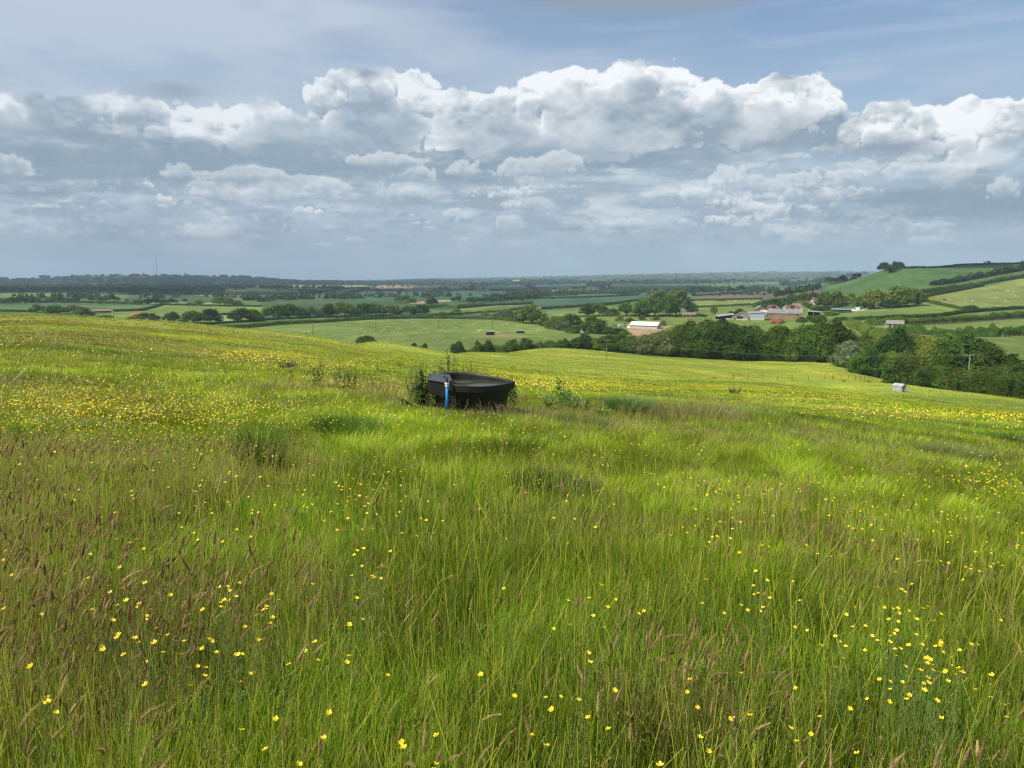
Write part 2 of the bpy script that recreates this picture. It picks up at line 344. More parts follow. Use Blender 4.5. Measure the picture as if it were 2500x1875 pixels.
# (range, photo row where that range lies) or (range, 'z', height)
FARL=[(900,757),(1150,738),(1700,719),(2600,705),(4000,694),(5200,684)]
COLS={
 -900:[(16,'z',-1.85),(50,'z',-3.2),(100,'z',-5),(150,'z',-6.4),(200,'z',-12),(300,'z',-26),(450,'z',-37)]+FARL+[(6200,681),(8000,'z',-30),(12000,'z',-30),(15000,'z',-60)],
 0:[(16,'z',-1.98),(50,829),(100,788),(150,766),(200,'z',-13),(300,'z',-26),(450,'z',-37)]+FARL+[(6200,681),(8000,'z',-30),(12000,'z',-30),(15000,'z',-60)],
 300:[(16,'z',-2.12),(50,848),(100,800),(150,778),(200,'z',-16),(300,'z',-30),(450,'z',-39),(800,771),(1150,739),(1700,718.5),(2600,705.5),(4000,694),(5200,683),(6200,672.5),(8000,'z',-30),(12000,'z',-30),(15000,'z',-60)],
 600:[(16,'z',-2.28),(50,878),(100,826),(150,803),(200,'z',-20.5),(300,'z',-33),(500,'z',-39),(640,789),(800,770),(1150,739),(1700,719),(2600,706),(4000,695),(5200,685),(6000,676),(8000,'z',-35),(12000,685),(15000,'z',-80)],
 760:[(16,'z',-2.36),(50,892),(100,845),(150,821),(200,'z',-24.5),(300,'z',-36),(500,'z',-39),(560,807),(660,784),(800,769),(1150,739),(1700,719),(2600,707),(4000,696),(6000,687),(8000,'z',-38),(12000,685),(15000,'z',-80)],
 900:[(16,'z',-2.45),(50,905),(100,865),(150,845),(185,835),(240,'z',-31.5),(340,'z',-37),(470,'z',-40),(560,807),(650,784),(750,773),(1150,740),(1700,719),(2600,707),(4000,697),(6000,688),(9000,'z',-45),(12000,684),(15000,'z',-80)],
 1150:[(16,'z',-2.6),(50,930),(100,893),(150,876),(200,866),(240,860),(320,'z',-33.5),(450,'z',-38.5),(560,809),(660,785),(750,773),(1150,740),(1700,719),(2600,706),(4000,695),(6000,687),(9000,681),(12000,678.5),(15000,'z',-60)],
 1350:[(16,'z',-2.7),(50,950),(100,915),(150,893),(200,878),(260,862),(320,850),(400,'z',-37),(500,'z',-39),(560,'z',-38),(660,783),(750,771),(1150,739),(1700,719),(2600,704),(4000,693),(6000,684),(9000,677),(12000,674.5),(15000,'z',-50)],
 1600:[(16,'z',-2.82),(50,970),(100,932),(150,905),(200,893),(260,881),(320,868),(400,'z',-36),(560,'z',-37.5),(660,779),(750,767),(900,755),(1150,736),(1700,717),(2600,702),(4000,690),(6000,681),(9000,672),(12000,668.5),(15000,'z',-10)],
 1850:[(16,'z',-2.92),(50,985),(80,950),(110,932),(150,'z',-20.9),(200,921),(260,900),(320,880),(450,'z',-36.5),(600,789),(700,766),(850,748),(1150,727),(1700,712),(2600,699),(4000,688),(6000,679),(9000,668),(12000,664),(15000,'z',0)],
 2030:[(16,'z',-3.0),(50,995),(80,965),(115,948),(150,'z',-22.4),(200,934),(260,905),(320,884),(450,'z',-36),(600,788),(700,762),(850,738),(1000,715),(1150,698),(1300,689),(1500,'z',-25),(2600,'z',-36),(4000,688),(6000,679),(9000,668),(12000,663),(15000,'z',0)],
 2200:[(16,'z',-3.08),(50,1007),(80,985),(120,971),(160,958),(200,938),(240,'z',-30.5),(320,'z',-33),(400,830),(500,796),(600,772),(700,752),(800,728),(950,692),(1120,653.5),(1300,'z',8),(1700,'z',-15),(3000,'z',-35),(6000,679),(9000,668),(12000,663),(15000,'z',0)],
 2350:[(16,'z',-3.14),(50,1018),(80,1000),(120,989),(160,975),(200,955),(240,'z',-31.5),(330,850),(400,827),(500,797),(600,775),(700,752),(800,731),(950,697),(1100,662),(1250,646),(1500,'z',14),(2500,'z',-20),(6000,'z',-20),(12000,663),(15000,'z',0)],
 2500:[(16,'z',-3.2),(50,1030),(80,1015),(120,1005),(160,990),(200,970),(250,'z',-32.5),(330,860),(400,826),(500,797),(600,776),(700,754),(800,735),(950,694),(1100,663),(1300,643),(1500,'z',20),(2500,'z',-20),(6000,'z',-20),(12000,663),(15000,'z',0)],
 3500:[(16,'z',-3.3),(50,'z',-9),(80,'z',-14),(120,'z',-21),(160,'z',-27),(200,'z',-31),(250,'z',-33),(330,'z',-32),(400,'z',-31),(500,'z',-30),(600,'z',-28),(700,'z',-26),(800,'z',-20),(950,'z',-5),(1100,'z',10),(1300,'z',24),(1500,'z',22),(2500,'z',-20),(6000,'z',-20),(12000,'z',70),(15000,'z',0)],
}
_SB=math.log(4.0)
def _s(r): return np.log(np.asarray(r,float)+4.0)
def pchip(xk,yk,x):
    xk=np.array(xk);yk=np.array(yk);h=np.diff(xk);d=np.diff(yk)/h; m=np.zeros(len(xk)); m[0]=d[0]; m[-1]=d[-1]
    for i in range(1,len(xk)-1):
        if d[i-1]*d[i]>0: w1=2*h[i]+h[i-1]; w2=h[i]+2*h[i-1]; m[i]=(w1+w2)/(w1/d[i-1]+w2/d[i])
    i=np.clip(np.searchsorted(xk,x)-1,0,len(h)-1); t=(x-xk[i])/h[i]
    return (2*t**3-3*t*t+1)*yk[i]+(t**3-2*t*t+t)*h[i]*m[i]+(-2*t**3+3*t*t)*yk[i+1]+(t**3-t*t)*h[i]*m[i+1]
SG=np.linspace(_s(0),_s(15000),1400)
AZK=[];ZK=[]
for cx in sorted(COLS):
    rr=[0];zz=[-1.62]
    for k in COLS[cx]:
        rr.append(k[0]); zz.append(k[2] if k[1]=='z' else k[0]*px_el(cx,k[1]))
    ZK.append(pchip(_s(rr),zz,SG)); AZK.append(float(px_ang(cx,700)[0]))
AZK=np.array(AZK);ZK=np.array(ZK)
AG=np.arange(-80,80.01,.25)
# smooth interpolation across azimuth
ZG=np.empty((len(AG),len(SG)))
_c=np.clip(AG,AZK[0],AZK[-1])
for j in range(len(SG)): ZG[:,j]=pchip(AZK,ZK[:,j],_c)
def base_h(az,r):
    """az in degrees (-180..180), r metres"""
    a=np.clip(np.asarray(az,float),-80,79.99); s=np.clip((_s(r)-SG[0])/(SG[1]-SG[0]),0,len(SG)-1.001); t=(a+80)/.25
    i=np.floor(t).astype(int); i=np.minimum(i,len(AG)-2); f=t-i; j=np.floor(s).astype(int); g=s-j
    return (ZG[i,j]*(1-f)+ZG[i+1,j]*f)*(1-g)+(ZG[i,j+1]*(1-f)+ZG[i+1,j+1]*f)*g
def ground(x,y):
    x=np.asarray(x,float);y=np.asarray(y,float); r=np.hypot(x,y); az=np.degrees(np.arctan2(x,y))
    h=base_h(az,r)
    back=sst(80,140,np.abs(az)); h=h*(1-back)+back*(-1.62-.012*np.minimum(r,3000))
    h=h+(vn(x,y,2.6,1)-.5)*.14*sst(.5,4,r)*(1-sst(200,400,r))
    h=h+(vn(x,y,.55,2)-.5)*.05*(1-sst(10,40,r))
    h=h+(fb(x,y,70,3,3)-.5)*1.3*sst(20,90,r)*(1-sst(150,260,r))*.6
    h=h+(fb(x,y,900,4,3)-.5)*np.clip((r-1500)*.0035,0,22)*(1-sst(9000,11000,r))
    return h
def at_r(x,r):
    """point of the ground in the direction of photo column x, r metres away"""
    a=R(float(px_ang(x,760)[0])); X=math.sin(a)*r; Y=math.cos(a)*r; return (X,Y,float(ground(X,Y)))
_RS=np.exp(np.linspace(math.log(1.5),math.log(14500),2600))
def loc(x,y,rmin=0):
    """where the sight line through photo point (x, y) meets the ground"""
    a,e=px_ang(x,y); a=R(float(a)); t=math.tan(R(float(e)))
    X=np.sin(a)*_RS; Y=np.cos(a)*_RS; h=ground(X,Y); d=h-_RS*t
    ok=np.nonzero((d>=0)&(_RS>=rmin))[0]
    if not len(ok): k=int(np.argmax(np.where(_RS>=rmin,d/_RS,-9)))
    else: k=int(ok[0])
    r=_RS[k]
    if len(ok) and k>0 and d[k-1]<0: r=_RS[k-1]+(_RS[k]-_RS[k-1])*(-d[k-1])/(d[k]-d[k-1])
    X,Y=math.sin(a)*r,math.cos(a)*r
    return (X,Y,float(ground(X,Y)))
def rng_of(p): return math.hypot(p[0],p[1])
def project(X,Y,Z):
    """world to photo pixels"""
    c,s=math.cos(PITCH),math.sin(PITCH); f=Y*c-Z*s; u=Y*s+Z*c; f=np.maximum(f,.01)
    return 1250+F_PX*X/f, 937.5-F_PX*u/f
def inpoly(px,py,poly):
    c=np.zeros(px.shape,bool); n=len(poly)
    for i in range(n):
        x1,y1=poly[i]; x2,y2=poly[(i+1)%n]
        if y1==y2: continue
        c^=((y1>py)!=(y2>py))&(px<(x2-x1)*(py-y1)/(y2-y1)+x1)
    return c
# fields of the farmland, outlined as (colour, r range, corners)
G1=(.120,.165,.036);G2=(.080,.130,.036);G3=(.045,.085,.033);G4=(.15,.175,.045);BR=(.13,.095,.06);TAN=(.30,.21,.12);PALE=(.22,.25,.10);TEAL=(.045,.095,.055);OL=(.10,.11,.04)
FIELDS=[
 (G3,(780,1700),[(640,768),(640,732),(900,730),(1180,727),(1240,731),(1240,744),(1120,755),(1030,764)]),
 (G2,(900,1600),[(545,770),(545,736),(640,733),(640,768)]),
 (G1,(380,900),[(540,812),(600,801),(700,792),(800,787),(900,781),(1000,778),(1060,778),(1150,779),(1260,783),(1290,800),(1400,815),(1530,818),(1530,860),(500,860)]),
 (G2,(500,1100),[(480,800),(600,800),(900,779),(900,771),(600,784),(480,792)]),
 (G1,(650,1500),[(220,785),(290,762),(345,760),(396,745),(640,748),(640,780),(480,800)]),
 (PALE,(650,1500),[(535,785),(535,771),(568,770),(568,783)]),
 (G2,(600,1500),[(-300,772),(-300,745),(270,745),(390,746),(345,757),(278,760),(225,775),(100,770)]),
 (PALE,(800,2400),[(-300,744),(-300,738),(340,737),(345,743),(120,739)]),
 (G3,(1000,3000),[(-300,735),(-300,712),(60,712),(190,716),(340,713),(540,725),(520,737)]),
 (G1,(1000,3000),[(0,726),(0,714),(60,713),(170,718),(150,722)]),
 (G2,(1000,3000),[(190,736),(250,714),(330,714),(300,735)]),
 (OL,(1200,3500),[(545,734),(545,705),(640,705),(640,731)]),
 (PALE,(1800,5000),[(600,707),(600,702),(705,708),(705,711)]),(PALE,(2000,5000),[(700,700),(705,697),(890,697),(885,703),(780,702)]),
 (G3,(1200,3500),[(600,730),(600,708),(740,710),(740,722),(690,730)]),
 (G2,(1200,3500),[(735,728),(780,712),(860,708),(870,712),(835,728),(770,730)]),
 (TEAL,(1200,3500),[(835,728),(880,710),(985,710),(1150,711),(1240,709),(1240,724),(1180,727),(900,731)]),
 (TAN,(1800,5000),[(905,708),(925,698),(1008,695),(1005,704),(1000,711)]),
 (OL,(1800,5000),[(1005,711),(1010,695),(1130,693),(1152,707),(1060,712)]),
 (BR,(1800,5000),[(1130,697),(1150,696),(1154,707),(1135,707)]),
 (TAN,(1000,2500),[(1000,742),(1000,738),(1045,735),(1045,741)]),(TAN,(1000,2500),[(1067,737),(1067,733),(1100,732),(1100,736)]),
 (G1,(800,1600),[(1030,768),(1045,757),(1120,757),(1240,745),(1240,768)]),
 (TEAL,(1500,4500),[(1200,709),(1200,691),(1285,692),(1312,709)]),
 (TEAL,(1500,4500),[(1310,707),(1300,691),(1450,689),(1470,706)]),(G2,(1500,4500),[(1340,708),(1345,700),(1470,705),(1465,708)]),
 (PALE,(1400,4000),[(1340,715),(1350,708),(1420,708),(1462,714),(1380,716)]),
 (G2,(1500,5000),[(1480,689),(1590,690),(1850,694),(1850,702),(1560,711),(1500,706)]),
 (TEAL,(1200,3500),[(1302,729),(1310,724),(1560,718),(1560,720),(1430,727)]),
 (TEAL,(1000,3000),[(1160,748),(1200,742),(1300,733),(1560,722),(1565,730),(1330,754),(1280,744)]),
 (G2,(850,2500),[(1130,770),(1200,750),(1280,745),(1325,756),(1560,738),(1565,768),(1250,790)]),
 (G1,(700,1500),[(1325,770),(1560,745),(1840,740),(1840,772),(1560,800),(1320,790)]),
 (G1,(500,1000),[(1420,800),(1420,772),(1850,762),(1850,790),(1760,800)]),
 (BR,(900,2200),[(1690,731),(1690,724),(1880,711),(2000,703),(2010,720),(1840,730)]),
 (BR,(1000,2600),[(1690,722),(1700,717),(1850,711),(1980,699),(1980,702),(1850,712)]),
 (G4,(700,1500),[(1698,748),(1698,735),(1855,731),(1860,743)]),
 (TEAL,(1100,4000),[(1730,716),(1860,692),(1990,690),(2000,697),(1850,709)]),
 ((.062,.115,.034),(650,1700),[(2028,689),(2150,655),(2500,630),(2900,620),(2900,650),(2500,676),(2338,703),(2260,716),(2250,745),(2000,765),(1990,730)]),
 (G2,(900,2200),[(2150,662),(2205,648),(2500,620),(3000,600),(3000,636),(2500,644),(2338,649),(2205,656)]),
 ((.07,.115,.04),(700,1700),[(2275,697),(2401,677),(2500,660),(2900,640),(2900,660),(2500,677),(2338,702),(2262,712)]),
 (G4,(600,1500),[(2257,733),(2275,722),(2338,712),(2500,679),(3000,650),(3000,740),(2500,751),(2350,762),(2330,757),(2290,744)]),
 (G1,(450,1000),[(2040,778),(2050,765),(2120,757),(2262,745),(2340,763),(2270,774),(2148,779)]),
 (G1,(350,1000),[(2200,812),(2225,798),(2338,790),(2500,779),(3000,760),(3000,800),(2500,806),(2400,815),(2300,822)]),
 (G1,(300,700),[(2400,870),(2440,827),(2500,822),(3000,800),(3000,870),(2500,900)]),
 (TAN,(300,700),[(2078,802),(2084,800),(2125,818),(2125,824)]),
 ((.19,.16,.075),(500,900),[(1165,820),(1180,816),(1240,815),(1262,818),(1285,823),(1250,826),(1200,824)]),
 (TAN,(400,900),[(1520,818),(1530,802),(1600,800),(1640,795),(1605,812),(1580,820)]),
]
def field_color(X,Y,Z):
    r=np.hypot(X,Y); px,py=project(X,Y,Z)
    C=np.empty(X.shape+(3,),np.float32)
    # unnamed far fields: jittered cells
    cs=330.; u=X*.92+Y*.39; v=(Y*.92-X*.39)*.8
    i0=np.floor(u/cs).astype(int); j0=np.floor(v/cs).astype(int); best=np.full(X.shape,1e9); sec=best.copy(); cid=np.zeros(X.shape,int)
    for di in (-1,0,1):
        for dj in (-1,0,1):
            a=i0+di; b=j0+dj; h1=_lat[5][b%256,a%256]; h2=_lat[6][b%256,a%256]
            d=np.maximum(np.abs(u-(a+.15+.7*h1)*cs),np.abs(v-(b+.15+.7*h2)*cs))+.25*(np.abs(u-(a+.15+.7*h1)*cs)+np.abs(v-(b+.15+.7*h2)*cs))
            n=d<best; sec=np.where(n,best,np.minimum(sec,d)); best=np.where(n,d,best); cid=np.where(n,(a*7919+b*104729)&1023,cid)
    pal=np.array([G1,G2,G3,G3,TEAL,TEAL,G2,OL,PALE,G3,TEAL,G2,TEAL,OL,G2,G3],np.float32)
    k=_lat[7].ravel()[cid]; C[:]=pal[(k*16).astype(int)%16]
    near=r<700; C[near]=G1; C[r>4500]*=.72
    # the home meadow out to its hedge
    meadow=r<np.interp(px,[0,900,1150,1350,1850,2050,2200,2500],[230,235,330,330,330,325,250,210])
    n=fb(X,Y,26,2,4); n2=fb(X,Y,9,6,3)
    m=np.array((.165,.185,.024))+(n-.5)[...,None]*np.array((.14,.10,.01))+(n2-.5)[...,None]*np.array((.12,.04,.01))
    ol=(sst(1150,350,px)*(.25+.75*sst(.35,.6,fb(X,Y,14,7,4))))[...,None]; m=m*(1-.5*ol)+np.array((.135,.115,.035))*.5*ol
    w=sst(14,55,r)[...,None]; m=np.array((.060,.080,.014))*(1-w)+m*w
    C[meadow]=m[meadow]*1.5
    for col,(r0,r1),poly in FIELDS:
        q=(r>r0)&(r<r1)&~meadow; s=np.nonzero(q)
        k=inpoly(px[s],py[s],poly); s=tuple(a[k] for a in s); C[s]=col
    edge=sec-best
    return C,edge,meadow
def build_ground():
    az=np.concatenate([np.arange(-180,-60,6),np.arange(-60,-38,.8),np.arange(-38,38,.062),np.arange(38,60,.8),np.arange(60,180,6)])
    far=1/np.arange(1/230.,1/14800.,-5.6e-6)
    rr=np.concatenate([[.05],np.exp(np.linspace(math.log(.6),math.log(228),300)),far,[14900]])
    A,Rr=np.meshgrid(np.radians(az),rr,indexing='ij'); X=np.sin(A)*Rr; Y=np.cos(A)*Rr; Z=ground(X,Y)
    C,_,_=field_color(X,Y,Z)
    n,m=A.shape; V=np.stack([X,Y,Z],-1).reshape(-1,3)
    i=np.arange(n)[:,None]*m; i2=((np.arange(n)+1)%n)[:,None]*m; j=np.arange(m-1)[None]
    F=np.stack([i+j,i+j+1,i2+j+1,i2+j],-1).reshape(-1,4)
    m_,nt,N,L=nodes("meadow_and_farmland"); out=N('ShaderNodeOutputMaterial'); p=N('ShaderNodeBsdfPrincipled'); L(p.outputs[0],out.inputs[0])
    p.inputs['Roughness'].default_value=.9; p.inputs['Specular IOR Level'].default_value=.1
    at=N('ShaderNodeAttribute'); at.attribute_name='Col'; geo=N('ShaderNodeNewGeometry')
    cur=at.outputs['Color']
    for sc_,amt,st in ((.012,.5,(1,1,1)),(.11,.45,(1,.6,1)),(1.1,.5,(1,1,1)),(5.,.35,(1,1,1))):
        mp=N('ShaderNodeMapping'); mp.inputs['Scale'].default_value=st; L(geo.outputs['Position'],mp.inputs[0])
        nz=N('ShaderNodeTexNoise'); nz.inputs['Scale'].default_value=sc_; nz.inputs['Detail'].default_value=4; L(mp.outputs[0],nz.inputs[0])
        mr=N('ShaderNodeMapRange'); mr.inputs[1].default_value=.3; mr.inputs[2].default_value=.7; mr.inputs[3].default_value=1-amt*.5; mr.inputs[4].default_value=1+amt*.5; L(nz.outputs[0],mr.inputs[0])
        mu=N('ShaderNodeVectorMath'); mu.operation='SCALE'; L(cur,mu.inputs[0]); L(mr.outputs[0],mu.inputs['Scale']); cur=mu.outputs[0]
    L(cur,p.inputs['Base Color'])
    o=obj("ground",mesh_of("ground",V,F,m_,C.reshape(-1,3),True)); tag(o,kind='structure'); return o
build_ground()
print('ground',round(time.time()-T0,1))
# ------------------------------------------------------------------ trees, hedges, woods
def cards(P,nrm,size,rs,aspect=1.0):
    """quads centred at P, roughly facing nrm, random spin; returns V,F"""
    n=len(P); nrm=nrm+rs.normal(0,.45,(n,3)); nrm/=np.linalg.norm(nrm,axis=1)[:,None]+1e-9
    t=rs.normal(0,1,(n,3)); a=np.cross(nrm,t); a/=np.linalg.norm(a,axis=1)[:,None]+1e-9; b=np.cross(nrm,a)
    s=(size*rs.uniform(.6,1.35,n))[:,None] if np.ndim(size)==0 else (size*rs.uniform(.7,1.3,n))[:,None]
    bend=nrm*s*.35
    V=np.stack([P-a*s-bend,P-b*s*aspect,P+a*s-bend,P+b*s*aspect],1).reshape(-1,3)
    F=(np.arange(n)[:,None]*4+np.arange(4)[None])
    return V,F
TREE_COL={'dark':(.055,.105,.018),'mid':(.098,.160,.022),'light':(.160,.220,.034),'willow':(.130,.165,.055),'yellow':(.20,.25,.035),'grey':(.20,.27,.13),'far':(.042,.078,.030),'warm':(.10,.13,.030)}
def crown_mesh(kind,n,seed,csize,lobes=14):
    """unit crown: width 1, height 1, foot of the trunk at z 0"""
    rs=np.random.default_rng(seed)
    z0={'tree':(-.02 if lobes>15 else .05),'bush':-.02,'tall':.07,'poplar':.05,'conifer':.1}[kind]
    L=[];
    for k in range(lobes):
        q=rs.normal(0,1,3); q/=np.linalg.norm(q); q*=rs.uniform(.55,1.0) if k%4 else rs.uniform(.2,.6)
        if k<5: q=np.array((math.cos(k*1.2566+seed),math.sin(k*1.2566+seed),-.75+.3*rs.random())) # a skirt of low boughs
        z=q[2]
        wz={'tree':(1-.35*max(z,0)),'bush':math.sqrt(max(0,1-max(z,0)**2*.7)),'tall':1-.25*abs(z),'poplar':.9-.35*z,'conifer':.75*(1-(z+1)/2)+.1}[kind]
        rad=rs.uniform(.15,.27)*(1.12 if kind in('tree','bush') else .8)
        cx,cy=q[0]*.42*wz,q[1]*.42*wz
        cz=z0+rad*.7+(1-z0-rad*1.55)*(z+1)/2
        L.append((cx,cy,cz,rad,rs.uniform(.8,1.2)))
    L.append((0,0,z0+(1-z0)*.5,.34,1.)); 
    L=np.array(L); w=L[:,3]**2; w/=w.sum(); k=rs.choice(len(L),n,p=w)
    d=rs.normal(0,1,(n,3)); d/=np.linalg.norm(d,axis=1)[:,None]
    rr=L[k,3]*(1-np.abs(rs.normal(0,.14,n))*1.1+rs.normal(0,.045,n))
    P=L[k,:3]+d*rr[:,None]*np.array((1,1,.85)); P[:,2]=np.maximum(P[:,2],z0*.9+rs.random(n)*.03)
    tw=rs.random(n)<.05; P[tw]+=d[tw]*.035
    V,F=cards(P,d,csize,rs)
    c=L[k,4]*rs.uniform(.6,1.45,n); hue=rs.normal(0,.12,n)
    C=np.stack([c*(1+hue),c,c*(1-hue*.5)],1)
    C=np.repeat(C,4,0)
    # inner boughs so that the crown is not see-through
    m=max(24,n//14); k=rs.choice(len(L),m,p=w); d=rs.normal(0,1,(m,3)); d/=np.linalg.norm(d,axis=1)[:,None]
    P2=L[k,:3]+d*(L[k,3]*.6)[:,None]; P2[:,2]=np.maximum(P2[:,2],z0)
    V2,F2=cards(P2,d,.085,rs)
    return np.vstack([V,V2]),np.vstack([F,F2+len(V)]),np.vstack([C,np.full((len(V2),3),.8)])
def trunk_mesh(kind,seed):
    rs=random.Random(seed); mb=MB(); r=.022 if kind!='poplar' else .05
    mb.tube([(0,0,-.04),(0,0,.03),(rs.uniform(-.01,.01),0,.2),(rs.uniform(-.03,.03),rs.uniform(-.02,.02),.45),(0,0,.72)],[r*1.5,r*1.1,r*.9,r*.6,r*.2],7)
    for k in range(6):
        a=rs.uniform(0,6.28); z=rs.uniform(.2,.5); l=rs.uniform(.15,.3)
        mb.tube([(0,0,z),(math.cos(a)*l*.5,math.sin(a)*l*.5,z+.1),(math.cos(a)*l,math.sin(a)*l,z+.2)],[r*.5,r*.35,r*.12],5,False)
    V=np.vstack(mb.v); return V,[np.array(f) for f in mb.f.values()]
bark=plain('bark',(.09,.07,.05),.9,scale=20,noise=.4)
LM={k:leafmat('leaves_'+k,.26,.16,.55,tint=v,var=.16) for k,v in TREE_COL.items()}
_cm={}
def crown(kind,lod,colour,v):
    k=(kind,lod,colour,v)
    if k not in _cm:
        n,s={0:(12000,.0125),1:(2600,.024),2:(460,.055)}[lod]
        if kind in('poplar','tall') and lod==0: s*=1.1
        kk=(kind,lod,v)
        if kk not in _cm: _cm[kk]=crown_mesh(kind,n,hash(kind)%1 + 100*lod+v*7+len(kind),s,{0:22,1:15,2:11}[lod])
        V,F,C=_cm[kk]; _cm[k]=mesh_of('crown',V,F,LM[colour],C)
    return _cm[k]
_tm={}
def trunk(kind,v):
    if (kind,v) not in _tm: V,F=trunk_mesh(kind,v); _tm[(kind,v)]=mesh_of('trunk',V,F,bark)
    return _tm[(kind,v)]
_one={}
ORD='first second third fourth fifth sixth seventh eighth ninth tenth eleventh twelfth thirteenth fourteenth fifteenth sixteenth seventeenth eighteenth nineteenth twentieth'.split()
_tr=random.Random(3)
WORDS={'dark':'dark green','mid':'mid green','light':'pale green','willow':'grey green','yellow':'yellow green','grey':'silvery','far':'dark','warm':'brownish green'}
def tree(p,h,w,kind='tree',colour='mid',label=None,group=None,lod=None,name=None):
    r=rng_of(p); lod=lod if lod is not None else (0 if r<480 else 1 if r<1100 else 2)
    v=_tr.randrange(4 if lod==0 else 5)
    cat='bush' if kind=='bush' else 'tree'; name=name or {'tree':'broadleaf_tree','bush':'bush','tall':'tall_tree','poplar':'poplar_tree','conifer':'conifer_tree'}[kind]
    rz=_tr.uniform(0,6.28); base=(p[0],p[1],p[2]-.02*h)
    if lod<2:
        e=empty(name,base,rz,(w,w,h)); tag(e,label,cat,group)
        obj('crown',crown(kind,lod,colour,v),e)
        if kind!='bush' or lod==0: obj('trunk',trunk(kind,v%3),e)
        return e
    k=(kind,colour,v)
    o=obj(name,crown(kind,2,colour,v),None,base,rz,(w,w,h)); tag(o,label,cat,group); return o
def tree_px(x,yb,hp,wp,kind,colour,label,group,rmin=0,r=None):
    p=at_r(x,r) if r else loc(x,yb,rmin)
    d=rng_of(p)/math.cos(R(float(px_ang(x,yb)[0])))*1.0
    k=math.hypot(p[0],p[1])*math.cos(math.atan2(p[0],p[1]))/F_PX   # metres per photo pixel
    h=hp*k
    if r or rmin:                # top row is what counts when the foot is hidden
        top=px_el(x,yb-hp)*rng_of(p); h=max(top-p[2],2.0)
    return tree(p,h,max(wp*k*(1.30 if r else 1.2),1.5),kind,colour,label,group)
